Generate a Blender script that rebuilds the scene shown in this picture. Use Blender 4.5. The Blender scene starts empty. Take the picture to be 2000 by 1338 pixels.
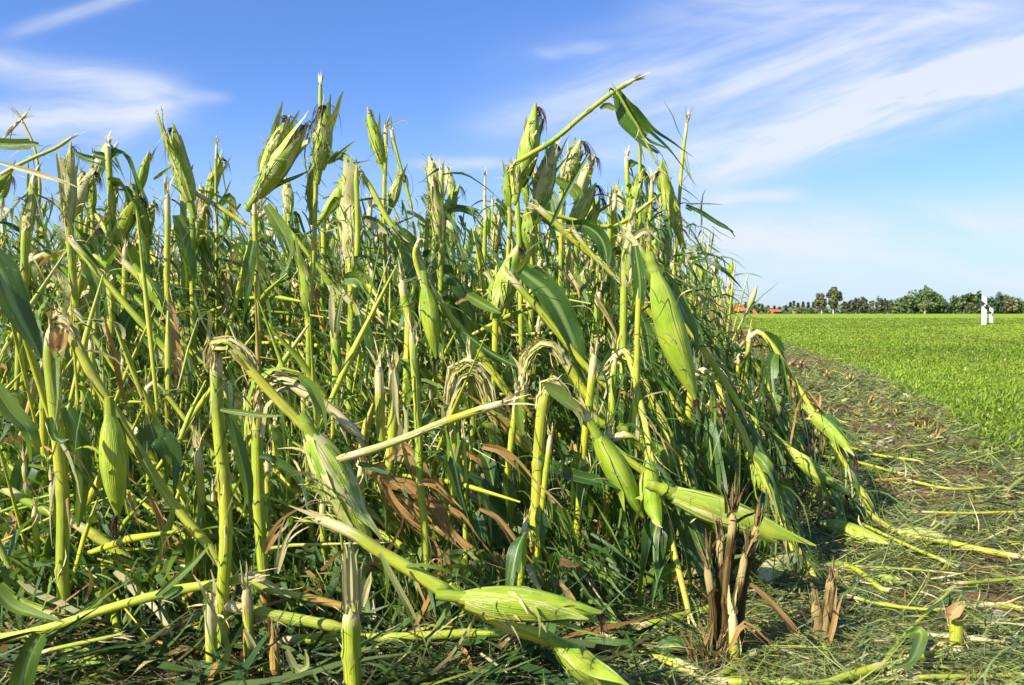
import bpy, math, random
import numpy as np
rng = np.random.default_rng(11)
RND = random.Random(11)
S = bpy.context.scene
COL = S.collection
# ------------------------------------------------------------------ camera
CAMH, FPX, HOR = 0.6, 1555.0, 612.0
PITCH = math.atan((669 - HOR) / FPX)
cam_d = bpy.data.cameras.new('camera'); cam = bpy.data.objects.new('camera', cam_d); COL.objects.link(cam)
cam.location = (0, 0, CAMH); cam.rotation_euler = (math.pi / 2 - PITCH, 0, 0)
cam_d.sensor_width = 36; cam_d.lens = 36 * FPX / 2000; cam_d.clip_start = 0.05; cam_d.clip_end = 6000
cam_d.dof.use_dof = True; cam_d.dof.focus_distance = 1.9; cam_d.dof.aperture_fstop = 13
S.camera = cam
# ------------------------------------------------------------------ light
SUN_EL, SUN_AZ = math.radians(37), math.radians(231)      # azimuth clockwise from +Y: behind the camera, to the left
S.view_settings.view_transform = 'Standard'; S.view_settings.look = 'None'
S.view_settings.exposure = 0.85; S.view_settings.gamma = 1
sun_vec = np.array([math.sin(SUN_AZ) * math.cos(SUN_EL), math.cos(SUN_AZ) * math.cos(SUN_EL), math.sin(SUN_EL)])
sd = bpy.data.lights.new('sun', 'SUN'); sd.energy = 5.0; sd.angle = math.radians(0.5); sd.color = (1, 0.95, 0.86)
so = bpy.data.objects.new('sun', sd); COL.objects.link(so)
from mathutils import Vector
so.rotation_euler = Vector(sun_vec).to_track_quat('Z', 'Y').to_euler()
W = bpy.data.worlds.new('World'); S.world = W; W.use_nodes = True


class NG:
    """small helper that writes shader math as python calls"""
    def __init__(s, nt): s.nt = nt; s.N = nt.nodes; s.L = nt.links
    def n(s, t, **k):
        o = s.N.new(t)
        for a, b in k.items(): setattr(o, a, b)
        return o
    def put(s, sock, v):
        if hasattr(v, 'is_output'): s.L.new(v, sock)
        elif isinstance(v, (tuple, list)) and sock.type == 'RGBA' and len(v) == 3: sock.default_value = (*v, 1)
        else: sock.default_value = v
    def m(s, op, a, b=0.0, c=0.0, clamp=False):
        o = s.n('ShaderNodeMath', operation=op, use_clamp=clamp)
        for i, v in enumerate((a, b, c)): s.put(o.inputs[i], v)
        return o.outputs[0]
    def add(s, a, b): return s.m('ADD', a, b)
    def mul(s, a, b): return s.m('MULTIPLY', a, b)
    def sub(s, a, b): return s.m('SUBTRACT', a, b)
    def rng(s, x, a, b, c=0.0, d=1.0, smooth=True):
        o = s.n('ShaderNodeMapRange', interpolation_type='SMOOTHSTEP' if smooth else 'LINEAR')
        for i, v in enumerate((x, a, b, c, d)): s.put(o.inputs[i], v)
        return o.outputs[0]
    def mix(s, f, a, b, blend='MIX'):
        o = s.n('ShaderNodeMix', data_type='RGBA', blend_type=blend)
        s.put(o.inputs[0], f); s.put(o.inputs[6], a); s.put(o.inputs[7], b)
        return o.outputs[2]
    def xyz(s, v):
        o = s.n('ShaderNodeSeparateXYZ'); s.L.new(v, o.inputs[0]); return o.outputs
    def vec(s, x=0.0, y=0.0, z=0.0):
        o = s.n('ShaderNodeCombineXYZ')
        for i, v in enumerate((x, y, z)): s.put(o.inputs[i], v)
        return o.outputs[0]
    def noise(s, v, scale=1.0, detail=3.0, rough=0.55, dist=0.0):
        o = s.n('ShaderNodeTexNoise'); s.L.new(v, o.inputs['Vector'])
        o.inputs['Scale'].default_value = scale; o.inputs['Detail'].default_value = detail
        o.inputs['Roughness'].default_value = rough; o.inputs['Distortion'].default_value = dist
        return o.outputs[0]
    def attr(s, name):
        o = s.n('ShaderNodeAttribute'); o.attribute_name = name; return o.outputs['Vector']


def build_world():
    nt = W.node_tree; nt.nodes.clear(); g = NG(nt)
    out = g.n('ShaderNodeOutputWorld'); bg = g.n('ShaderNodeBackground'); g.L.new(bg.outputs[0], out.inputs[0])
    sky = g.n('ShaderNodeTexSky'); sky.sky_type = 'NISHITA'; sky.sun_disc = False
    sky.sun_elevation = SUN_EL; sky.sun_rotation = SUN_AZ; sky.air_density = 1.1; sky.dust_density = 0.35; sky.ozone_density = 4.0
    tc = g.n('ShaderNodeTexCoord'); x, y, z = g.xyz(tc.outputs['Generated'])
    yy = g.m('MAXIMUM', g.m('ABSOLUTE', y), 0.08)
    a = g.m('DIVIDE', x, yy); e = g.m('DIVIDE', z, yy)     # tangents of azimuth and height

    def band(x0, y0, x1, y1, w, soft=0.18, amp=1.0):
        ax, ay, bx, by = (x0 - 1000) / FPX, (HOR - y0) / FPX, (x1 - 1000) / FPX, (HOR - y1) / FPX
        L = math.hypot(bx - ax, by - ay); ux, uy = (bx - ax) / L, (by - ay) / L
        da, de = g.sub(a, ax), g.sub(e, ay)
        t = g.add(g.mul(da, ux), g.mul(de, uy)); p = g.sub(g.mul(de, ux), g.mul(da, uy))
        q = g.m('DIVIDE', p, w / FPX); gs = g.m('EXPONENT', g.mul(g.mul(q, q), -1.0))
        ends = g.mul(g.rng(t, -soft * L, soft * L), g.rng(t, L * (1 + soft), L * (1 - soft)))
        return g.mul(g.mul(gs, ends), amp)
    warp = g.noise(g.vec(g.mul(a, 3), g.mul(e, 3), 1.3), 1.0, 3)
    a2 = g.add(a, g.mul(g.sub(warp, 0.5), 0.16)); e2 = g.add(e, g.mul(g.sub(warp, 0.5), 0.10))
    # streaks run up to the right, as high cirrus does
    u = g.add(g.mul(a2, 0.95), g.mul(e2, 0.3)); v = g.sub(g.mul(e2, 0.95), g.mul(a2, 0.3))
    fib = g.noise(g.vec(g.mul(u, 3.2), g.mul(v, 21), 4.0), 1.0, 6, 0.57)
    u3 = g.sub(g.mul(a2, 0.98), g.mul(e2, 0.12)); v3 = g.add(g.mul(e2, 0.98), g.mul(a2, 0.12))
    fib2 = g.noise(g.vec(g.mul(u3, 3.0), g.mul(v3, 20), 9.0), 1.0, 6, 0.57)
    tot = None
    for b, f in ((band(1330, 335, 2200, 95, 52, 0.12, 1.1), fib), (band(1550, 255, 2250, 30, 60, 0.2, 0.6), fib),
                 (band(1100, 210, 1900, 60, 100, 0.3, 0.8), fib), (band(1350, 20, 2000, 20, 45, 0.3, 0.7), fib2),
                 (band(-150, 95, 340, 190, 36, 0.15, 0.72), fib2), (band(-200, 260, 340, 220, 48, 0.2, 0.75), fib2),
                 (band(190, 300, 330, 215, 16, 0.2, 0.5), fib), (band(820, 322, 990, 322, 12, 0.3, 0.8), fib2),
                 (band(40, 70, 300, -10, 14, 0.2, 0.45), fib), (band(930, 235, 1230, 215, 40, 0.3, 0.4), fib2),
                 (band(1050, 110, 1180, 100, 12, 0.3, 0.55), fib2), (band(1350, 455, 2300, 430, 48, 0.15, 0.9), fib2),
                 (band(1380, 395, 1560, 380, 14, 0.25, 0.55), fib2), (band(1150, 305, 1420, 300, 28, 0.3, 0.6), fib2),
                 (band(1300, 530, 2300, 540, 60, 0.1, 0.65), fib2), (band(360, 195, 450, 195, 12, 0.3, 0.4), fib2)):
        c = g.mul(b, g.rng(f, 0.27, 0.78, 0.15, 1.15))
        tot = c if tot is None else g.add(tot, c)
    tot = g.m('MINIMUM', g.mul(tot, 1.15), 0.9)
    # deepen the blue a little, pale it near the horizon
    skyc = g.mix(1.0, sky.outputs[0], (0.98, 1.25, 1.82), 'MULTIPLY')
    haze = g.rng(e, 0.30, -0.02, 0.0, 0.7)
    skyc = g.mix(haze, skyc, (5.1, 6.5, 7.9))
    skyc = g.mix(tot, skyc, (7.5, 8.0, 8.9))
    g.L.new(skyc, bg.inputs[0]); bg.inputs[1].default_value = 0.062


build_world()
# ------------------------------------------------------------------ pixel rays of the photograph -> points in the world
_cp, _sp = math.cos(PITCH), math.sin(PITCH)


def P(px, py, d):
    """point at depth d (metres along +Y) seen at photograph pixel px, py"""
    rx, u = px - 1000.0, 669.0 - py
    ry = FPX * _cp + u * _sp; rz = -FPX * _sp + u * _cp
    k = d / ry
    return np.array([rx * k, d, CAMH + rz * k])


def pix(p):
    x, y, z = p[..., 0], p[..., 1], p[..., 2] - CAMH
    f = y * _cp - z * _sp; u = y * _sp + z * _cp
    return 1000 + FPX * x / f, 669 - FPX * u / f


def gy(d): return HOR + CAMH * FPX / d                     # picture row of flat ground at depth d
def gx(px, d): return (px - 1000) / FPX * d
def dg(y): return CAMH * FPX / (y - HOR)


# ------------------------------------------------------------------ mesh builder
class MB:
    def __init__(s): s.V = []; s.Q = []; s.ST = []; s.C = []; s.M = []; s.n = 0

    def raw(s, V, Q, st, col, mat=0):
        V = np.asarray(V, float).reshape(-1, 3); Q = np.asarray(Q, int).reshape(-1, 4)
        s.V.append(V); s.Q.append(Q + s.n); s.n += len(V)
        s.ST.append(np.broadcast_to(np.asarray(st, float), V.shape)); s.C.append(np.broadcast_to(np.asarray(col, float), V.shape))
        s.M.append(np.full(len(Q), mat, int))

    def grid(s, G, st, col, close=False, mat=0):
        n, m = G.shape[:2]
        i, j = np.meshgrid(np.arange(n - 1), np.arange(m if close else m - 1), indexing='ij')
        k = (j + 1) % m
        Q = np.stack([i * m + j, i * m + k, (i + 1) * m + k, (i + 1) * m + j], -1)
        s.raw(G, Q, np.broadcast_to(st, G.shape).reshape(-1, 3), np.broadcast_to(col, G.shape).reshape(-1, 3), mat)

    def ribbons(s, path, side, col, seed=None, mat=0):
        """path, side: (N,K,3) centre line and half width vector"""
        N, K = path.shape[:2]
        V = np.stack([path - side, path + side], 2)                      # N,K,2,3
        b = (np.arange(N) * K * 2)[:, None]; r = np.arange(K - 1)[None] * 2
        Q = np.stack([b + r, b + r + 1, b + r + 3, b + r + 2], -1)
        st = np.zeros((N, K, 2, 3)); st[:, :, 1, 0] = 1
        st[..., 1] = np.linspace(0, 0.2, K)[None, :, None]
        st[..., 2] = (rng.random(N) * 50 if seed is None else seed)[:, None, None]
        col = np.broadcast_to(np.asarray(col, float).reshape(-1, 1, 1, 3), V.shape)
        s.raw(V, Q, st.reshape(-1, 3), col.reshape(-1, 3), mat)

    def build(s, name, mats, parent=None, base=None, smooth=True):
        V = np.concatenate(s.V); Q = np.concatenate(s.Q); ST = np.concatenate(s.ST); C = np.concatenate(s.C); M = np.concatenate(s.M)
        if base is not None: V = V - base
        me = bpy.data.meshes.new(name)
        me.vertices.add(len(V)); me.vertices.foreach_set('co', V.astype(np.float32).ravel())
        me.loops.add(Q.size); me.loops.foreach_set('vertex_index', Q.astype(np.int32).ravel())
        me.polygons.add(len(Q)); me.polygons.foreach_set('loop_start', (np.arange(len(Q)) * 4).astype(np.int32))
        me.polygons.foreach_set('material_index', M.astype(np.int32))
        me.polygons.foreach_set('use_smooth', np.full(len(Q), smooth))
        for nm, d in (('st', ST), ('col', C)):
            a = me.attributes.new(nm, 'FLOAT_VECTOR', 'POINT'); a.data.foreach_set('vector', d.astype(np.float32).ravel())
        for m in (mats if isinstance(mats, (list, tuple)) else [mats]): me.materials.append(m)
        me.update(calc_edges=True)
        o = bpy.data.objects.new(name, me); COL.objects.link(o)
        if parent is not None: o.parent = parent
        return o


def tag(o, label=None, cat=None, group=None, kind=None):
    for k, v in (('label', label), ('category', cat), ('group', group), ('kind', kind)):
        if v: o[k] = v
    return o


def empty(name, loc):
    o = bpy.data.objects.new(name, None); o.location = loc; o.empty_display_size = 0.05; COL.objects.link(o); return o


def nrm(v): return v / np.maximum(np.linalg.norm(v, axis=-1, keepdims=True), 1e-9)


def resample(ctrl, step, smooth=True):
    c = np.asarray(ctrl, float)
    if smooth and len(c) > 2:
        p = np.vstack([2 * c[0] - c[1], c, 2 * c[-1] - c[-2]]); out = []
        for i in range(1, len(p) - 2):
            t = np.linspace(0, 1, 14, endpoint=False)[:, None]
            a, b, d, e = p[i - 1], p[i], p[i + 1], p[i + 2]
            out.append(0.5 * ((2 * b) + (d - a) * t + (2 * a - 5 * b + 4 * d - e) * t ** 2 + (3 * b - a - 3 * d + e) * t ** 3))
        c = np.vstack(out + [c[-1:]])
    L = np.r_[0, np.cumsum(np.linalg.norm(np.diff(c, axis=0), axis=1))]
    n = max(3, int(L[-1] / step) + 1); s = np.linspace(0, L[-1], n)
    return np.stack([np.interp(s, L, c[:, k]) for k in range(3)], 1), s


def frames(p, hint=(0.13, -1, 0.21)):
    T = nrm(np.gradient(p, axis=0)); N = np.zeros_like(p)
    v = np.asarray(hint, float)
    for i in range(len(p)):
        v = v - T[i] * (v @ T[i])
        if np.linalg.norm(v) < 1e-4: v = np.cross(T[i], (1, 0.3, 0.2))
        v = v / np.linalg.norm(v); N[i] = v
    return T, N, np.cross(T, N)


# ------------------------------------------------------------------ materials
def new_mat(name):
    m = bpy.data.materials.new(name); m.use_nodes = True; nt = m.node_tree; nt.nodes.clear(); g = NG(nt)
    out = g.n('ShaderNodeOutputMaterial'); p = g.n('ShaderNodeBsdfPrincipled'); g.L.new(p.outputs[0], out.inputs[0])
    return m, g, p, out


def bump(g, p, h, strength, dist=0.002):
    b = g.n('ShaderNodeBump'); b.inputs['Strength'].default_value = strength; b.inputs['Distance'].default_value = dist
    g.L.new(h, b.inputs['Height']); g.L.new(b.outputs[0], p.inputs['Normal'])


def translucent(g, p, out, colr, f):
    t = g.n('ShaderNodeBsdfTranslucent'); g.put(t.inputs[0], colr)
    mx = g.n('ShaderNodeMixShader'); mx.inputs[0].default_value = f
    g.L.new(p.outputs[0], mx.inputs[1]); g.L.new(t.outputs[0], mx.inputs[2]); g.L.new(mx.outputs[0], out.inputs[0])


CREAM = (0.64, 0.55, 0.22)


def mat_stalk():
    m, g, p, out = new_mat('maize_stalk')
    u, v, sd_ = g.xyz(g.attr('st')); dry, pale, node = g.xyz(g.attr('col'))
    big = g.noise(g.vec(sd_, g.mul(v, 5), g.mul(u, 0.8)), 1.0, 2)
    c = g.mix(g.rng(big, 0.3, 0.7), (0.20, 0.34, 0.014), (0.50, 0.50, 0.025))
    per = g.m('FRACT', g.mul(sd_, 1.618))
    c = g.mix(g.mul(g.rng(per, 0.4, 1.0), 0.5), c, (0.50, 0.42, 0.05))
    un = g.mul(u, 26)
    str_ = g.noise(g.vec(un, g.mul(v, 3.5), sd_), 1.0, 5, 0.62)
    c = g.mix(g.rng(str_, 0.42, 0.75, 0, 0.7), c, (0.60, 0.58, 0.10))
    c = g.mix(g.rng(str_, 0.48, 0.3, 0, 0.8), c, (0.085, 0.17, 0.01))
    scar = g.noise(g.vec(g.mul(u, 7), g.mul(v, 30), g.add(sd_, 7.7)), 1.0, 3, 0.6, 0.4)
    c = g.mix(g.rng(scar, 0.65, 0.71, 0, 0.6), c, CREAM)
    blot = g.noise(g.vec(g.mul(u, 3), g.mul(v, 11), g.add(sd_, 12.0)), 1.0, 5, 0.7)
    c = g.mix(g.rng(blot, 0.60, 0.75, 0, 0.75), c, (0.30, 0.20, 0.04))
    c = g.mix(g.rng(blot, 0.42, 0.28, 0, 0.6), c, (0.16, 0.30, 0.02))
    pl = g.rng(g.add(pale, g.mul(g.sub(str_, 0.5), 0.8)), 0.25, 0.65)
    c = g.mix(pl, c, g.mix(str_, (0.46, 0.38, 0.12), (0.78, 0.68, 0.36)))
    c = g.mix(g.mul(node, 0.65), c, (0.30, 0.30, 0.05))
    br = g.noise(g.vec(g.mul(u, 5), g.mul(v, 14), g.add(sd_, 3.3)), 1.0, 5, 0.65)
    d2 = g.rng(g.add(dry, g.mul(g.sub(br, 0.5), 1.3)), 0.35, 0.7)
    c = g.mix(d2, c, g.mix(g.rng(str_, 0.3, 0.7), (0.20, 0.085, 0.016), (0.56, 0.36, 0.08)))
    spot = g.noise(g.vec(g.mul(u, 12), g.mul(v, 60), g.add(sd_, 1.1)), 1.0, 2)
    c = g.mix(g.rng(spot, 0.70, 0.76, 0, 0.7), c, (0.10, 0.055, 0.02))
    g.put(p.inputs['Base Color'], c); p.inputs['Roughness'].default_value = 0.5
    p.inputs['Specular IOR Level'].default_value = 0.35
    bump(g, p, g.add(str_, g.mul(scar, 0.7)), 0.6, 0.0015)
    return m


def mat_dead():
    """weathered, half rotten old stalk"""
    m, g, p, out = new_mat('dead_stalk')
    u, v, sd_ = g.xyz(g.attr('st')); dry, pale, node = g.xyz(g.attr('col'))
    a = g.noise(g.vec(g.mul(u, 24), g.mul(v, 9), sd_), 1.0, 5, 0.65); b = g.noise(g.vec(g.mul(u, 5), g.mul(v, 18), g.add(sd_, 4)), 1.0, 4, 0.6)
    c = g.mix(g.rng(a, 0.3, 0.7), (0.020, 0.014, 0.006), (0.20, 0.130, 0.040))
    c = g.mix(g.rng(g.add(b, g.mul(g.sub(dry, 0.7), 1.3)), 0.40, 0.55), g.mix(a, (0.19, 0.115, 0.04), (0.42, 0.31, 0.125)), c)
    c = g.mix(g.rng(g.add(pale, g.mul(g.sub(a, 0.5), 1.4)), 0.55, 0.95), c, (0.50, 0.38, 0.14))
    g.put(p.inputs['Base Color'], c); p.inputs['Roughness'].default_value = 0.85; p.inputs['Specular IOR Level'].default_value = 0.08; bump(g, p, g.add(a, b), 0.9, 0.003)
    return m


def mat_husk():
    m, g, p, out = new_mat('maize_husk')
    u, v, sd_ = g.xyz(g.attr('st')); dry, pale, edge = g.xyz(g.attr('col'))
    rib = g.m('SINE', g.mul(g.add(u, g.mul(g.noise(g.vec(u, v, sd_), 3.0, 1), 0.02)), 6.2832 * 42))
    big = g.noise(g.vec(g.mul(u, 3), g.mul(v, 2.5), sd_), 1.0, 3)
    c = g.mix(g.rng(big, 0.3, 0.72), (0.20, 0.34, 0.016), (0.44, 0.51, 0.035))
    c = g.mix(g.rng(rib, -0.5, 1, 0, 0.14), c, (0.52, 0.57, 0.10))
    ribn = g.noise(g.vec(g.mul(u, 40), g.mul(v, 5), sd_), 1.0, 3)
    c = g.mix(g.rng(ribn, 0.5, 0.3, 0, 0.5), c, (0.11, 0.22, 0.015))
    scar = g.noise(g.vec(g.mul(u, 9), g.mul(v, 3.4), g.add(sd_, 5)), 1.0, 6, 0.66, 1.2)
    sc = g.rng(g.add(scar, g.mul(pale, 0.40)), 0.66, 0.77)
    c = g.mix(g.mul(sc, 0.9), c, g.mix(ribn, (0.47, 0.41, 0.14), (0.76, 0.69, 0.35)))
    c = g.mix(g.rng(edge, 0.2, 1.0, 0, 0.3), c, (0.62, 0.63, 0.24))
    br = g.noise(g.vec(g.mul(u, 6), g.mul(v, 6), g.add(sd_, 9)), 1.0, 5, 0.7)
    c = g.mix(g.rng(g.add(dry, g.mul(g.sub(br, 0.5), 1.1)), 0.42, 0.72), c, g.mix(ribn, (0.20, 0.085, 0.03), (0.55, 0.33, 0.12)))
    spot = g.noise(g.vec(g.mul(u, 22), g.mul(v, 22), g.add(sd_, 1.1)), 1.0, 2)
    c = g.mix(g.rng(spot, 0.73, 0.78, 0, 0.6), c, (0.12, 0.07, 0.025))
    g.put(p.inputs['Base Color'], c); p.inputs['Roughness'].default_value = 0.48; p.inputs['Specular IOR Level'].default_value = 0.3
    bump(g, p, g.add(g.mul(rib, 0.2), g.add(g.mul(scar, 1.6), ribn)), 0.55, 0.0016)
    translucent(g, p, out, c, 0.12)
    return m


def mat_leaf():
    m, g, p, out = new_mat('maize_leaf')
    u, v, sd_ = g.xyz(g.attr('st')); dry, pale, mid = g.xyz(g.attr('col'))
    big = g.noise(g.vec(g.mul(u, 2), g.mul(v, 9), sd_), 1.0, 3)
    per = g.m('FRACT', g.mul(sd_, 2.37))
    c = g.mix(g.rng(big, 0.3, 0.7), (0.024, 0.066, 0.010), (0.072, 0.150, 0.016))
    c = g.mix(g.mul(g.rng(per, 0.45, 1.0), 0.75), c, (0.21, 0.29, 0.03))
    vein = g.noise(g.vec(g.mul(u, 34), g.mul(v, 5), sd_), 1.0, 3)
    c = g.mix(g.rng(vein, 0.45, 0.8, 0, 0.5), c, (0.13, 0.24, 0.055))
    c = g.mix(g.rng(mid, 0.3, 0.9, 0, 0.85), c, (0.30, 0.42, 0.11))
    hole = g.noise(g.vec(g.mul(u, 13), g.mul(v, 46), g.add(sd_, 3)), 1.0, 3, 0.6)
    c = g.mix(g.rng(hole, 0.66, 0.70, 0, 0.7), c, (0.52, 0.55, 0.32))
    c = g.mix(g.rng(g.add(pale, g.mul(g.sub(vein, 0.5), 0.6)), 0.3, 0.75), c, g.mix(vein, (0.44, 0.37, 0.13), (0.70, 0.62, 0.32)))
    br = g.noise(g.vec(g.mul(u, 4), g.mul(v, 11), g.add(sd_, 8)), 1.0, 5, 0.65)
    c = g.mix(g.rng(g.add(dry, g.mul(g.sub(br, 0.5), 1.0)), 0.35, 0.65), c, g.mix(g.rng(vein, 0.3, 0.72), (0.27, 0.12, 0.025), (0.64, 0.43, 0.15)))
    g.put(p.inputs['Base Color'], c); p.inputs['Roughness'].default_value = 0.38; p.inputs['Specular IOR Level'].default_value = 0.45
    bump(g, p, g.add(vein, g.mul(big, 0.8)), 0.5, 0.0015)
    tcol = g.mix(0.55, c, (0.36, 0.55, 0.02))
    tcol = g.mix(g.rng(dry, 0.3, 0.7), tcol, c)
    translucent(g, p, out, tcol, 0.26)
    return m


def mat_tint(name, rough=0.6, tr=0.2, noise_scale=0.0):
    """colour carried by the piece itself (each shred of leaf has its own colour)"""
    m, g, p, out = new_mat(name)
    c = g.attr('col'); u, v, sd_ = g.xyz(g.attr('st'))
    n = g.noise(g.vec(g.mul(u, 3), g.mul(v, 40), sd_), 1.0, 3)
    c = g.mix(1.0, c, g.mix(n, (0.55, 0.55, 0.55), (1.35, 1.35, 1.3)), 'MULTIPLY')
    g.put(p.inputs['Base Color'], c); p.inputs['Roughness'].default_value = rough; p.inputs['Specular IOR Level'].default_value = 0.3
    if tr: translucent(g, p, out, c, tr)
    return m


def mat_plain(name, colr, rough=0.6, var=0.25, scale=40.0, b=0.0):
    m, g, p, out = new_mat(name)
    tc = g.n('ShaderNodeTexCoord'); n = g.noise(tc.outputs['Object'], scale, 5, 0.6)
    lo = tuple(x * (1 - var) for x in colr); hi = tuple(min(1, x * (1 + var)) for x in colr)
    g.put(p.inputs['Base Color'], g.mix(n, lo, hi)); p.inputs['Roughness'].default_value = rough
    if b: bump(g, p, n, b, 0.01)
    return m


M_STALK, M_HUSK, M_LEAF, M_DEAD = mat_stalk(), mat_husk(), mat_leaf(), mat_dead()
M_TINT = mat_tint('shredded_leaf'); M_GRASS = mat_tint('grass_blade', 0.5, 0.3)
M_CROWN = mat_tint('tree_foliage', 0.6, 0.2)
M_SILK = mat_plain('maize_silk', (0.045, 0.016, 0.010), 0.6, 0.5, 60)
M_KERN = mat_plain('maize_kernel', (0.80, 0.66, 0.28), 0.35, 0.22, 90)
M_WHITE = mat_plain('white_plastic', (0.82, 0.82, 0.82), 0.4, 0.06, 8)
M_BLACK = mat_plain('black_plastic', (0.015, 0.015, 0.016), 0.4, 0.3, 8)
M_STONE = mat_plain('field_stone', (0.36, 0.29, 0.22), 0.85, 0.3, 30, 0.5)
M_BARK = mat_plain('bark', (0.10, 0.08, 0.06), 0.9, 0.4, 6)
M_BIRCH = mat_plain('birch_bark', (0.62, 0.60, 0.56), 0.8, 0.3, 3)
# ------------------------------------------------------------------ plant pieces


def shreds(mb, P0, D0, L, Wd, col, grav=1.0, curl=1.0, K=7, mat=0, taper=True, facing=None):
    """torn strips: each starts at P0 along D0, sags with gravity and curls"""
    P0 = np.asarray(P0, float); N = len(P0); D = nrm(np.asarray(D0, float)); L = np.broadcast_to(L, N); Wd = np.broadcast_to(Wd, N)
    cv = rng.normal(0, 1, (N, 3)) * curl; pts = [P0]; p = P0.copy(); st = (L / (K - 1))[:, None]
    for k in range(K - 1):
        D = nrm(D + np.array([0, 0, -1.0]) * grav * 2.2 / K + cv * 1.1 / K + rng.normal(0, 0.25 * curl, (N, 3)) / 2.5)
        p = p + D * st; pts.append(p)
    path = np.stack(pts, 1); path[..., 2] = np.maximum(path[..., 2], 0.004)
    T = nrm(np.gradient(path, axis=1))
    a = nrm(rng.normal(0, 1, (N, 1, 3)) if facing is None else np.broadcast_to(facing, (N, 1, 3)) + rng.normal(0, 0.5, (N, 1, 3)))
    tw = rng.normal(0, 0.9, (N, 1)) * np.linspace(0, 1, K)[None]
    s1 = nrm(np.cross(T, a)); s2 = np.cross(T, s1)
    side = s1 * np.cos(tw)[..., None] + s2 * np.sin(tw)[..., None]
    w = (Wd / 2)[:, None] * (np.interp(np.linspace(0, 1, K), [0, 0.3, 1], [0.8, 1, 0.12])[None] if taper else 1)
    mb.ribbons(path, side * w[..., None], col, mat=mat)


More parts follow.
